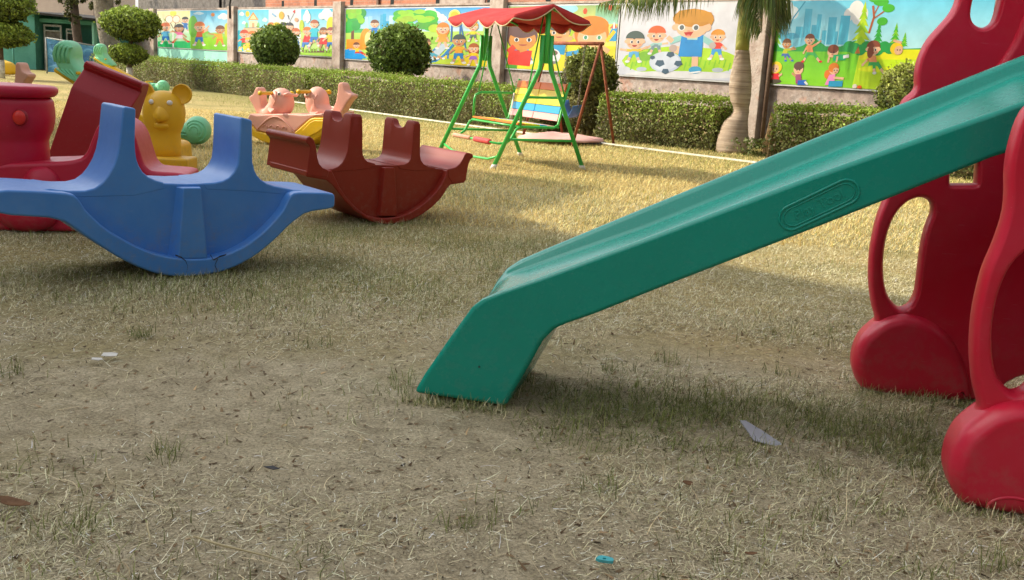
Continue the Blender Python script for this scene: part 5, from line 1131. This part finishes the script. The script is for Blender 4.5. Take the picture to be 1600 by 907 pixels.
# ------------------------------------------------------------------ hedges
def hedge(a, b, wd, h0, h1, label, dens=620, seed=0, bot=.0):
    a = Vector((*a, 0)); b = Vector((*b, 0)); L = (b - a).length; ang = math.atan2((b - a).y, (b - a).x)
    root = empty('hedge', a, ang, label, 'hedge', 'clipped hedges along the wall')
    mb = MB(); mb.box((.06, -wd / 2 + .09, 0), (L - .06, wd / 2 - .09, min(h0, h1) - .07)); mb.build('shade_core', M['core'], root, smooth=False)
    r_ = np.random.default_rng(seed + 5)
    def cloud(n, face):
        u = r_.random(n) * L; hh = h0 + (h1 - h0) * u / L
        wob = (vnoise(u, u * 0 + seed, 1.3, 2) - .5) * .07
        if face == 'top': P = np.stack([u, (r_.random(n) - .5) * wd, hh + wob + r_.normal(0, .022, n)], 1); Nn = np.tile((0, 0, 1.0), (n, 1))
        elif face in ('front', 'back'):
            s = -1 if face == 'front' else 1; z = r_.random(n) ** .85 * hh
            bulge = .05 * np.sin(np.pi * np.clip(z / hh, 0, 1)) + (vnoise(u * 2, z * 2 + seed, 2.2, 6) - .5) * .12
            P = np.stack([u, s * (wd / 2 - .03 + bulge - .05 * (z > hh - .06)) + r_.normal(0, .028, n), z], 1); Nn = np.tile((0, float(s), .25), (n, 1))
        else:
            s = 0 if face == 'left' else L; z = r_.random(n) * hh; P = np.stack([s + r_.normal(0, .03, n), (r_.random(n) - .5) * wd, z], 1); Nn = np.tile((-1.0 if s == 0 else 1.0, 0, .2), (n, 1))
        return P, Nn
    Ps, Ns = zip(*[cloud(int(dens * q), f) for f, q in (('top', L * wd * 1.5), ('front', L * h0 * 1.25), ('back', L * h0 * .5), ('left', wd * h0), ('right', wd * h0))])
    P = np.concatenate(Ps); Nn = np.concatenate(Ns); n = len(P)
    sp = r_.random(n) < .05; P[sp & (P[:, 2] > h0 * .9), 2] += r_.random((sp & (P[:, 2] > h0 * .9)).sum()) * .09
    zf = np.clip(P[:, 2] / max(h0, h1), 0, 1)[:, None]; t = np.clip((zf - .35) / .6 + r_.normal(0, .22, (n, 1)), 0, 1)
    c = np.array((.17, .185, .052)) * (1 - t) + np.array((.25, .355, .045)) * t  # leaves coloured lighter and greener towards the top, as if sunlit there
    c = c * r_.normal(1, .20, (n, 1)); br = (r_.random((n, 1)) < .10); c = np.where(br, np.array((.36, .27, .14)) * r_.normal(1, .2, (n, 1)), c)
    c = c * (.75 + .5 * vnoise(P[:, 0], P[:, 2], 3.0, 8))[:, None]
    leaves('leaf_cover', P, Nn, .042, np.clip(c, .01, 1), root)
    mb = MB(); q = random.Random(seed)
    for _ in range(int(L * 16)):
        u = q.uniform(.1, L - .1); z = q.uniform(0, h0 * .5); y = -wd / 2 + q.uniform(-.02, .06)
        mb.tube([(u, y + .1, z), (u + q.uniform(-.12, .12), y - .03, z + q.uniform(.06, .22))], .0045, 4, caps=False)
    tag(mb.build('twigs', M['twig'], root), kind='stuff')
hedge((-13.9, 34.2), (-4.45, 23.05), 1.0, .70, .70, 'clipped hedge left of the seam, behind the pink fish rocker and topiary', 900, 1)
hedge((-4.38, 23.1), (.62, 17.35), 1.0, .74, .68, 'clipped hedge between the pink fish rocker and the canopy swing', 1250, 2)
hedge((1.42, 16.55), (3.0, 15.3), .75, .70, .73, 'short hedge between the rusty swing and the palm trunk', 2300, 3)
hedge((3.75, 14.75), (6.4, 12.4), .9, .70, .78, 'loose sunlit hedge right of the palm, behind the slide', 2300, 4)

# ------------------------------------------------------------------ clipped bushes and topiary
def bush_leaves(name, c, rad, n, size, parent, lit=(.23, .34, .06), dark=(.045, .075, .018), seed=0, spread=.95):
    r_ = np.random.default_rng(seed); d = unit(r_.normal(0, 1, (n, 3)))
    k = 1 + (vnoise(d[:, 0] * 3 + d[:, 2] * 2, d[:, 1] * 3 + seed, 1.4, 4) - .5) * .30 + (vnoise(d[:, 0] * 8 + d[:, 2] * 5, d[:, 1] * 8 + seed, 1.2, 14) - .5) * .12
    P = np.array(c) + d * np.array(rad) * (k * (r_.uniform(.80, 1.04, n) ** .6 + (r_.random(n) < .05) * r_.uniform(0, .16, n)))[:, None]
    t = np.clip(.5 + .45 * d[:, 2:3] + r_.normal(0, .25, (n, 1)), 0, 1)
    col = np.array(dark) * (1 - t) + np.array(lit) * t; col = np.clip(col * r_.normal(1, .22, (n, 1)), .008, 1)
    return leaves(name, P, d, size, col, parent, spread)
def bush(loc, r_, zc, label, n, size, seed, trunk=True, sz=1.0, **kw):
    root = empty('round_bush', (loc[0], loc[1], 0), 0, label, 'bush', 'clipped bushes by the wall')
    mb = MB(); mb.ball((0, 0, zc), (r_ * .82, r_ * .82, r_ * .82 * sz)); mb.build('shade_core', M['core'], root)
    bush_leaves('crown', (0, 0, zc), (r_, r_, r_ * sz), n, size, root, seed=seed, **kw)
    mb = MB()
    for k in range(4): mb.tube([(.06 * math.cos(k * 1.7), .06 * math.sin(k * 1.7), 0), (.05 * math.cos(k * 1.7 + .3), .05 * math.sin(k * 1.7), zc * .5), (.12 * math.cos(k * 1.7), .12 * math.sin(k * 1.7), zc)], [.035, .03, .02], 7)
    mb.build('trunk', M['twig'], root)
b1 = (-6.457,27.000,1.174); b2 = (-2.715,22.500,1.207); b3 = (1.058,16.900,0.882); b5 = (4.981,13.600,1.066)
bush(b1, .56, b1[2], 'round clipped bush in front of the schoolhouse banner', 7000, .085, 1, sz=.98)
bush(b2, .63, b2[2], 'round clipped bush in front of the painted slide banner', 8500, .08, 2, sz=.9)
bush(b3, .43, .98, 'upright bush behind the rusty swing frame', 9000, .055, 3, sz=.95, lit=(.26, .31, .06), dark=(.08, .085, .03))
bush(b5, .36, b5[2] - .05, 'small round bush below the exercise banner beside the red panel', 4500, .05, 5, sz=1.0, lit=(.38, .42, .09))
# lower skirt of the upright bush
root_b3 = [o for o in SC.objects if o.get('label', '').startswith('upright bush')][0]
bush_leaves('lower_foliage', (0, 0, .52), (.36, .36, .42), 5000, .05, root_b3, lit=(.28, .28, .08), dark=(.10, .09, .04), seed=9)
mb = MB(); mb.ball((0, 0, .55), (.26, .26, .34)); mb.build('lower_shade_core', M['core'], root_b3)
def topiary(c1, r1, c2, r2, label, seed, tb):
    root = empty('topiary_tree', (c1[0], c1[1], 0), 0, label, 'topiary', 'two-tier topiary trees')
    mb = MB(); dx = c2[0] - c1[0]; mb.tube([(dx, 0, tb), (dx * .8, 0, c2[2] * .7 + tb * .3), (dx * .5, 0, c2[2]), (0, 0, c1[2])], [.07, .06, .055, .04], 8); mb.build('trunk', M['darkbark'], root)
    mb = MB(); mb.tube([(dx, 0, 0), (dx, 0, tb + .12)], .08, 10); mb.build('whitewashed_trunk', M['limewash'], root)
    for (c, r_, nm, k) in ((c1, r1, 'upper_crown', 0), (c2, r2, 'lower_crown', 1)):
        cc = (c[0] - c1[0], 0, c[2])
        mb = MB(); mb.ball(cc, (r_[0] * .8, r_[0] * .8, r_[1] * .75)); mb.build('shade_core', M['core'], root)
        bush_leaves(nm, cc, (r_[0], r_[0], r_[1]), int(9000 * r_[0]), .085, root, lit=(.36, .48, .07), dark=(.06, .085, .022), seed=seed + k)
topiary((-10.147,27.000,1.583), (.71, .40), (-10.228,27.000,0.825), (.44, .24), 'two-tier topiary tree with white trunk left of the badminton banner', 11, .35)
topiary((-13.555,27.000,1.877), (.78, .50), (-13.557,27.000,1.129), (.74, .34), 'darker two-tier topiary tree at the left edge before the green hut', 13, .35)

# ------------------------------------------------------------------ palm
def make_palm():
    base = (3.06, 15.0)
    root = empty('bottle_palm', (base[0], base[1], 0), 0, 'bottle palm with swollen ringed grey trunk and hanging fronds by the hedge', 'palm tree')
    mb = MB()
    pr = [(.20, -.02, 0), (.225, .03, 0), (.228, .12, 0), (.215, .25, .005), (.19, .38, .012), (.165, .46, .025), (.128, .53, .06), (.108, .60, .085), (.112, .66, .075), (.138, .74, .055), (.155, .85, .04), (.158, .97, .03), (.148, 1.10, .025), (.132, 1.22, .02), (.116, 1.33, .015), (.104, 1.42, .01), (.098, 1.47, .005)]
    fine = []
    for (a, b) in zip(pr[:-1], pr[1:]):
        for i in range(4):
            t = i / 4; q = tuple(a[k] + (b[k] - a[k]) * t for k in range(3)); fine.append((q[0] * (1 + .018 * (i == 0)), q[1], q[2], 0))
    mb.lathe(fine, 32); mb.build('trunk', M['palmbark'], root)
    mb = MB(); mb.lathe([(.098, 1.44, .005, 0), (.097, 1.55, 0, 0), (.092, 1.75, -.005, 0), (.085, 2.0, -.005, 0), (.072, 2.3, 0, 0), (.05, 2.7, 0, 0)], 24); mb.build('crownshaft', M['crownshaft'], root)
    r_ = np.random.default_rng(4)
    def spline(P, n):
        P = [np.array(p, float) for p in P]; P = [2 * P[0] - P[1]] + P + [2 * P[-1] - P[-2]]; o = []
        for k in range(n + 1):
            t = k / n * (len(P) - 3); i = min(int(t), len(P) - 4); u = t - i; a, b, c, d = P[i:i + 4]
            o.append(.5 * ((2 * b) + (c - a) * u + (2 * a - 5 * b + 4 * c - d) * u * u + (3 * b - a - 3 * c + d) * u ** 3))
        return o
    paths = [[(0, 0, 2.5), (-.5, -.1, 2.60), (-1.2, -.2, 2.20), (-2.0, -.3, 1.98)], [(0, 0, 2.5), (-.45, -.35, 2.60), (-1.0, -.55, 2.22), (-1.6, -.7, 2.0)],
             [(0, -.02, 2.2), (.12, -.12, 2.40), (.30, -.2, 2.20), (.36, -.24, 1.80)], [(0, .02, 2.2), (.16, .0, 2.45), (.40, .0, 2.30), (.52, .0, 1.95)], [(.02, -.05, 2.2), (.04, -.2, 2.3), (.15, -.30, 2.05), (.18, -.33, 1.72)],
             [(0, 0, 2.5), (-.1, .5, 3.2), (-.2, 1.0, 3.2), (-.3, 1.4, 2.8)]]
    for pth in paths:
        n = 34; pts = spline(pth, n); e = np.array(pth[-1]) - np.array(pth[0]); e[2] = 0; h = e / np.linalg.norm(e); sd = np.array((-h[1], h[0], 0.))
        mb = MB(); mb.tube([tuple(q) for q in pts], [.022 * (1 - .8 * k / n) for k in range(n + 1)], 6); rach = mb.build('frond_stalk', M['crownshaft'], root)
        V = []; F = []; C = []
        for k in range(4, n + 1):
            for s in (-1, 1):
                for rep in range(3):
                    L = .78 * math.sin(math.pi * (k / n * .8 + .15)) ** .7 * r_.uniform(.8, 1.1); b0 = pts[k] + (pts[k] - pts[k - 1]) * rep / 3; wd = .018
                    d = sd * s * .8 + h * .35 + np.array((0, 0, .15)); d = d / np.linalg.norm(d); q = b0.copy(); row = []; wv = np.cross(d, (0, 0, 1)); wv = wv / np.linalg.norm(wv)
                    for j in range(6):
                        w_ = wd * (1 - (j / 5) ** 2 * .92) * .5; row.append((q - wv * w_, q + wv * w_)); q = q + d * L / 5; d = d + np.array((0, 0, -.75)) + r_.normal(0, .07, 3); d = d / np.linalg.norm(d)
                    k0 = len(V); c = np.array((.10, .15, .03)) * r_.uniform(.6, 1.5)
                    if r_.random() < .15: c = np.array((.28, .26, .07)) * r_.uniform(.7, 1.3)
                    for a_, b_ in row: V += [a_, b_]; C += [c, c]
                    for j in range(5): F.append([k0 + 2 * j, k0 + 2 * j + 2, k0 + 2 * j + 3, k0 + 2 * j + 1])
        fast_mesh('frond', np.array(V), np.array(F), np.array(C), M['leaf'], root)
make_palm()
# dry straw stump beside the palm
def straw_clump():
    c = (3.489,14.503,0); V = []; F = []; C = []; r_ = np.random.default_rng(3)
    for i in range(260):
        a = r_.uniform(0, 6.28); r0 = r_.uniform(.0, .07); r1 = r0 + r_.uniform(.02, .10); h = r_.uniform(.2, .62); w_ = .006
        t0 = np.array((r0 * .6 * math.cos(a), r0 * .6 * math.sin(a), h)); b0 = np.array((r1 * math.cos(a), r1 * math.sin(a), 0)); m0 = (t0 + b0) / 2 + np.array((0, 0, .04)); s = np.array((-math.sin(a), math.cos(a), 0)) * w_
        k = len(V); col = np.array((.42, .28, .13)) * r_.uniform(.6, 1.4)
        for q in (b0, m0, t0): V += [q - s, q + s]; C += [col, col]
        F += [[k, k + 2, k + 3, k + 1], [k + 2, k + 4, k + 5, k + 3]]
    o = fast_mesh('straw_clump', np.array(V), np.array(F), np.array(C), M['blade']); o.location = c
    tag(o, 'dry upright straw clump at the wall foot just right of the palm', 'dry plant')
straw_clump()
def low_plant(p, label, n, rad, h, col, seed, flowers=0, group=None):
    r_ = np.random.default_rng(seed); root = empty('low_plant', (p[0], p[1], 0), 0, label, 'plant', group)
    P = np.stack([r_.normal(0, rad, n), r_.normal(0, rad * .5, n), r_.random(n) ** .7 * h], 1); Nn = np.stack([P[:, 0] * 2, P[:, 1] * 2 - .3, np.full(n, .6)], 1)
    leaves('foliage', P, Nn, .06, np.clip(np.array(col) * r_.normal(1, .25, (n, 1)), .01, 1), root)
    if flowers:
        P = np.stack([r_.normal(0, rad, flowers), r_.normal(-.05, rad * .4, flowers), r_.uniform(.35, 1.05, flowers) * h], 1)
        leaves('flowers', P, np.tile((0, -.6, .8), (flowers, 1)), .06, np.clip(np.array((.80, .62, .03)) * r_.normal(1, .12, (flowers, 1)), .01, 1), root, .3, .9)
low_plant((-3.044,22.373,0), 'yellow flowering plant at the hedge foot, left of the pair', 260, .34, .34, (.14, .17, .04), 1, 70, 'yellow flowers at the hedge foot')
low_plant((-2.494,22.156,0), 'sparser yellow flowering plant at the hedge foot nearer the canopy swing', 170, .26, .24, (.14, .17, .05), 2, 28, 'yellow flowers at the hedge foot')
low_plant((3.292,14.469,0), 'low leafy weeds between the palm base and the straw clump', 240, .14, .26, (.12, .15, .035), 3)

# ------------------------------------------------------------------ green hut, blue sheet and trees at the far left
def make_hut():
    o = (-17.038,37.000,0.006); root = empty('green_hut', (o[0], o[1], 0), 0, 'teal painted guard hut with dark porch and grey gate at the far left', 'hut')
    def q(px, py, y): return None
    x = lambda p: (p - 800) / 1600 * 37 * 1.0
    X0 = o[0]
    def bx(name, x0, x1, y0, y1, z0, z1, m): mb = MB(); mb.box((x0, y0, z0), (x1, y1, z1)); return mb.build(name, M[m], root, smooth=False, bevel=.01)
    bx('side_wall', -2.6, -.30, 0, 4, 0, 2.0, 'teal_wall')
    bx('side_wall', 1.75, 2.6, 0.3, 4, 0, 1.9, 'teal_wall')
    bx('back_wall', -.30, 1.75, 1.4, 1.6, 0, 1.95, 'teal_wall')
    mb = MB(); mb.loft([[(-.55, -.5, 1.93), (-.55, 4, 2.05), (-.55, 4, 2.13), (-.55, -.5, 2.0)], [(2.7, -.5, 1.78), (2.7, 4, 1.9), (2.7, 4, 1.98), (2.7, -.5, 1.85)]]); mb.build('roof', M['tin'], root, smooth=False)
    bx('lintel', -.30, 1.75, .35, .5, 1.66, 1.80, 'teal_wall')
    g = bx('gate', -.12, .42, .42, .46, 0, 1.38, 'grey_block')
    for x0, x1, z0, z1 in ((-.16, -.10, 0, 1.6), (.42, .48, 0, 1.6), (-.10, .42, 1.53, 1.6), (-.10, .42, 1.36, 1.41)): mb = MB(); mb.box((x0, .36, z0), (x1, .42, z1)); mb.build('frame', M['grey_metal'], g, smooth=False)
    wnd = bx('window', .68, 1.10, .42, .46, .75, 1.3, 'dark')
    for x0, x1, z0, z1 in ((.64, .69, .7, 1.5), (1.09, 1.14, .7, 1.5), (.69, 1.09, 1.44, 1.5), (.69, 1.09, 1.32, 1.37)): mb = MB(); mb.box((x0, .36, z0), (x1, .42, z1)); mb.build('frame', M['grey_metal'], wnd, smooth=False)
    bx('pillar', 1.72, 1.80, -.02, .25, 0, 1.75, 'mint_wall')
    mb = MB(); mb.tube([(-.98, -.25, 0), (-.98, -.25, .95)], .035, 8); mb.box((-1.16, -.42, .95), (-.76, -.08, 1.0)); mb.build('stand', M['teal_wall'], root)
make_hut()
hp = (-20.579,46.000,2.425); root = empty('pink_house', (hp[0], hp[1], 0), 0, 'pale pink plastered house rising behind the hut roof', 'house')
mb = MB(); mb.box((-2.2, 0, 0), (1.6, 5, 4.5)); mb.build('wall', M['house_pink'], root, smooth=False)
mb = MB(); mb.box((-2.3, -.1, 4.5), (1.7, 5.1, 4.65)); mb.build('roof', M['concrete'], root, smooth=False)
bp_ = (-14.473,33.500,0.236); root = empty('blue_sheet', (bp_[0], bp_[1], 0), R(-6), 'creased blue tarpaulin board standing before the green hut', 'board')
mb = MB(); n = 16; v = []; f = []
for j in range(7):
    for i in range(n + 1): v.append((-.92 + 1.78 * i / n, .04 * math.sin(i * .9 + j * .6), .05 + (1.05 - .16 * i / n) * j / 6))
for j in range(6):
    for i in range(n): k = j * (n + 1) + i; f.append([k, k + 1, k + n + 2, k + n + 1])
mb.add(v, f); sh = mb.build('sheet', M['tarp'], root, recalc=False)
mb = MB(); mb.tube([(-.93, 0, 0), (-.93, 0, 1.14)], .025, 8); mb.tube([(.87, 0, 0), (.87, 0, .97)], .025, 8); mb.tube([(-.93, 0, 1.12), (.87, 0, .95)], .02, 8); mb.build('frame', M['grey_metal'], root)
def tree(loc, pts, rad, label, crown, n, size, seed, bark='bark', lit=(.14, .15, .06), dark=(.035, .045, .02)):
    root = empty('tree', (loc[0], loc[1], 0), 0, label, 'tree', 'trees at the left end of the lawn')
    mb = MB(); mb.tube(pts, rad, 14)
    q = random.Random(seed); top_ = Vector(pts[-1]); limbs = []
    for k in range(7):
        a = q.uniform(0, 6.28); e = top_ + Vector((math.cos(a) * q.uniform(.6, 1.5), math.sin(a) * q.uniform(.6, 1.5), q.uniform(.4, 1.6)))
        mb.tube([tuple(top_ - Vector((0, 0, .3))), tuple(top_.lerp(e, .5) + Vector((0, 0, .25))), tuple(e)], [rad[-1] * .6, rad[-1] * .4, rad[-1] * .15], 7)
    mb.build('trunk', M[bark], root)
    r_ = np.random.default_rng(seed); Ps = []
    for c, s in crown:
        m_ = int(n * s / sum(k for _, k in crown)); d = unit(r_.normal(0, 1, (m_, 3))); cl = r_.normal(0, 1, (max(6, m_ // 60), 3)) * .42 * s; idx = r_.integers(0, len(cl), m_)
        Ps.append(np.array(c) + cl[idx] + d * .2 * s * r_.random((m_, 1)))
    P = np.concatenate(Ps); m_ = len(P); t = r_.random((m_, 1)); col = np.array(dark) * (1 - t) + np.array(lit) * t
    leaves('crown', P, np.tile((-.3, -.3, .6), (m_, 1)), size, np.clip(col * r_.normal(1, .25, (m_, 1)), .008, 1), root, 1.0)
tb = (-13.625,34.500,0.516)
tree(tb, [(0.12, 0, 0), (.05, 0, .6), (-.12, 0, 1.3), (-.25, 0, 2.2), (-.28, 0, 3.2), (-.35, 0, 4.6)], [.36, .33, .31, .31, .32, .30], 'thick grey leaning tree trunk beside the two-tier topiary', [((-.6, .5, 6.4), 1.3), ((.4, .8, 6.9), 1.2)], 2600, .17, 3)
tc_ = (-15.413,36.000,0.425)
tree(tc_, [(0, 0, 0), (.03, 0, .9), (-.05, 0, 1.7), (-.1, 0, 2.6)], [.17, .15, .15, .13], 'dark small tree with drooping leaves before the green hut porch', [((-.2, -.3, 2.65), .75), ((-.75, -.3, 2.75), .5), ((.25, -.4, 2.3), .42), ((.1, -.3, 1.85), .22), ((.7, -.1, 2.85), .6)], 3000, .12, 4, 'darkbark', lit=(.17, .18, .06), dark=(.03, .035, .018))
td_ = (-19.869,42.000,0.219)
tree(td_, [(0, 0, 0), (.02, 0, 1.5), (0, 0, 2.6), (.02, 0, 4.2)], [.24, .22, .21, .2], 'upright grey trunk behind the green hut roof', [((0, .3, 5.8), 1.2)], 1500, .17, 5)

# ------------------------------------------------------------------ litter
def sheet_piece(name, loc, pts, mat, label, cat, rz=0, tilt=(0, 0), th=.002, curl=.0, group=None):
    mb = MB(); n = len(pts)
    v = [(x, y, curl * (x * x)) for x, y in pts]; mb.add(v + [(x, y, z + th) for x, y, z in v], [list(range(n))[::-1], list(range(n, 2 * n))] + [[i, (i + 1) % n, n + (i + 1) % n, n + i] for i in range(n)])
    o = mb.build(name, M[mat], None, smooth=False); o.location = (loc[0], loc[1], .012); o.rotation_euler = (tilt[0], tilt[1], rz); return tag(o, label, cat, group)
sheet_piece('card_piece', (0.734,2.791,0), [(-.045, .075), (-.02, -.022), (.062, -.045), (.055, -.018), (.012, .035), (-.028, .078)], 'paper', 'torn grey card lying in the grass below the slide', 'card', 0, (.25, .05), .003)
def clip_():
    c = (0.225,1.965,0); mb = MB(); root = empty('plastic_clip', (c[0], c[1], .014), R(-14), 'small cyan plastic tag with a hole lying on bare soil at the bottom edge', 'plastic tag')
    o = chaikin([(-.019, -.008), (.019, -.008), (.019, .008), (.006, .013), (-.012, .013)], 1); i_ = [(.004 * math.cos(a), .004 * math.sin(a)) for a in [2 * math.pi * k / len(o) for k in range(len(o))]]
    k0 = min(range(len(o)), key=lambda k: abs(math.atan2(o[k][1], o[k][0]))); o = o[k0:] + o[:k0]
    n = len(o); v = [(x, y, z) for z in (0, .006) for P in (o, i_) for x, y in P]
    f = []
    for k in range(n):
        j = (k + 1) % n; f += [[k, j, n + j, n + k], [2 * n + k, 2 * n + j, 3 * n + j, 3 * n + k], [k, j, 2 * n + j, 2 * n + k], [n + k, n + j, 3 * n + j, 3 * n + k]]
    mb.add(v, f); mb.build('tag_body', M['cyan'], root, smooth=False)
    mb = MB(); mb.ball((.002, 0, .001), (.0035, .0035, .002), 10, 6); mb.build('hole', M['dark'], root)
clip_()
sheet_piece('paper_scrap', (-1.303,3.216,0), [(-.024, -.010), (.004, -.014), (.024, -.011), (.026, .008), (.006, .014), (-.020, .011)], 'scrap', 'larger white paper scrap on the worn grass below the blue rocker', 'paper', .2, (.2, 0))
sheet_piece('paper_scrap', (-1.322,3.160,0), [(-.018, -.007), (.004, -.012), (.018, -.008), (.016, .006), (-.011, .011)], 'scrap', 'smaller white paper scrap, left one of the pair on the worn grass', 'paper', .6, (.1, .1))
sheet_piece('dry_leaf', (-1.063,2.080,0), chaikin([(-.05, 0), (-.015, .016), (.02, .012), (.05, -.003), (.015, -.012), (-.02, -.013)], 2), 'dryleaf', 'curled brown dry leaf at the lower left edge', 'leaf', -.1, (.2, .1), .0015, 3)
sheet_piece('dry_leaf', (-0.893,3.649,0), chaikin([(-.022, 0), (0, .009), (.022, 0), (0, -.008)], 2), 'paleleaf', 'pale dry leaf on the bare soil beneath the blue rocker', 'leaf', -.5, (.3, 0), .001, 6)
sheet_piece('dry_leaf', (0.643,3.966,0), chaikin([(-.03, 0), (0, .010), (.03, 0), (0, -.008)], 2), 'paleleaf', 'pale narrow dry leaf under the middle of the slide', 'leaf', -.9, (.3, 0), .001, 6)
sheet_piece('dry_leaf', (0.468,2.419,0), chaikin([(-.02, 0), (0, .012), (.02, .004), (.01, -.012)], 2), 'dryleaf', 'small brown leaf on the straw below the torn grey card', 'leaf', .5, (.3, .2), .001, 8)
sheet_piece('dry_leaf', (0.548,2.046,0), chaikin([(-.018, 0), (0, .006), (.018, 0), (0, -.006)], 2), 'dryleaf', 'dark narrow leaf at the bottom edge right of the cyan tag', 'leaf', .1, (.2, 0), .001, 8)
sheet_piece('dark_chip', (-0.563,2.355,0), [(-.02, 0), (0, .008), (.022, .002), (.008, -.006)], 'black', 'small black chip on the bare foreground soil', 'chip', -.2, (.3, 0))
def twig(loc, pts, label, mat='paleleaf', r_=.0024):
    mb = MB(); mb.tube([(x, y, .012 + z) for x, y, z in pts], [r_, r_ * 1.1, r_ * .8, r_ * .4][:len(pts)], 6); o = mb.build('dry_twig', M[mat]); o.location = (loc[0], loc[1], 0); tag(o, label, 'twig')
twig((-0.371,2.557,0), [(0, -.05, 0), (.002, -.01, .012), (-.008, .03, .006), (-.01, .065, 0)], 'pale forked twig standing out on the bare soil left of the slide foot')
twig((-0.531,1.910,0), [(-.10, .06, 0), (-.03, .02, .004), (.06, -.01, .004), (.12, -.03, 0)], 'long pale stem lying across the bottom foreground')
twig((-0.726,1.971,0), [(-.02, .05, 0), (-.01, .02, .006), (.01, -.02, .004), (.022, -.05, 0)], 'short pale stem at the lower left foreground')

# ------------------------------------------------------------------ the school block outside the frame added, its outline cut to cast the foreground shade
def make_shading_block():
    d = Vector((.985, -.17, 0)).normalized(); v = Vector((.17, .985, 0)).normalized(); R0 = 13.0
    root = empty('shading_block', tuple(d * -R0), math.atan2(v.y, v.x), 'cream school block added unseen left of the lawn to cast the foreground shade', 'building')
    tan = math.tan(EL); H = lambda r_: (r_ + R0) * tan
    # local x runs along v (world lawn depth), z up; local +y points away from the lawn
    prof = [(-9, 0), (12.6, 0), (12.6, H(-7.5)), (11.6, H(-5.5)), (9.26, H(-.79)), (6.72, H(-1.25)), (5.35, H(1.0)), (4.9, H(2.1)), (4.3, H(4.5)), (3.4, H(4.8)), (-9, H(4.8))]
    prism('facade', prof, 0, 3.0, M['shading'], root, bevel=0)
    for i in range(5):
        for k in range(3):
            mb = MB(); x = -7.5 + i * 3.2; z = 1.0 + k * 2.9; mb.box((x, -.05, z), (x + 1.5, -.004, z + 1.5)); mb.build('window', M['dark'], root, smooth=False)
make_shading_block()
def make_back_block():  # unseen block added to keep low sky light off camera-facing sides
    root = empty('sky_blocker', (1, -8.5, 0), 0, 'long unseen block added behind the camera to cut low sky light', 'building')
    mb = MB(); mb.box((-15, -4, 0), (16, 0, 6.2)); mb.build('wall', M['back_shading'], root, smooth=False)
    for i in range(9):
        for k in range(1):
            mb = MB(); x = -14 + i * 3.3; z = .9 + k * 3.6; mb.box((x, .004, z), (x + 2.0, .05, z + 1.7)); mb.build('window', M['dark'], root, smooth=False)
    mb = MB(); mb.box((-15.4, .02, 3.6), (16.4, 1.2, 3.75)); mb.build('sunshade', M['back_shading'], root, smooth=False)
make_back_block()
# dense unseen trees added on the right to darken right-facing sides
def added_tree(x, y, h, r_, seed):
    root = empty('added_tree', (x, y, 0), 0, 'dense dark tree added unseen right of the lawn to cut side light', 'tree', 'added light-blocking trees beyond the right edge')
    q = random.Random(seed); mb = MB(); mb.tube([(0, 0, 0), (.1, .05, h * .25), (0, .1, h * .5), (-.1, 0, h * .8)], [.28, .22, .18, .08], 10)
    for k in range(5):
        a = k * 1.3 + q.random(); mb.tube([(0, .05, h * .35), (math.cos(a) * r_ * .4, math.sin(a) * r_ * .4, h * .55), (math.cos(a) * r_ * .7, math.sin(a) * r_ * .7, h * .65)], [.12, .08, .03], 7)
    mb.build('trunk', M['darkbark'], root)
    mb = MB(); mb.ball((0, 0, h * .52), (r_ * .75, r_ * .75, h * .42)); mb.build('shade_core', M['core_dark'], root)
    bush_leaves('crown', (0, 0, h * .52), (r_, r_, h * .48), 5000, .32, root, lit=(.05, .075, .02), dark=(.02, .03, .012), seed=seed)
for k, (x, y) in enumerate(((10.2, -6.5), (10.0, -3.0), (10.3, .5), (10.1, 4.0), (10.6, 7.6), (11.6, 11.0))): added_tree(x, y, 7.2, 2.3, 40 + k)
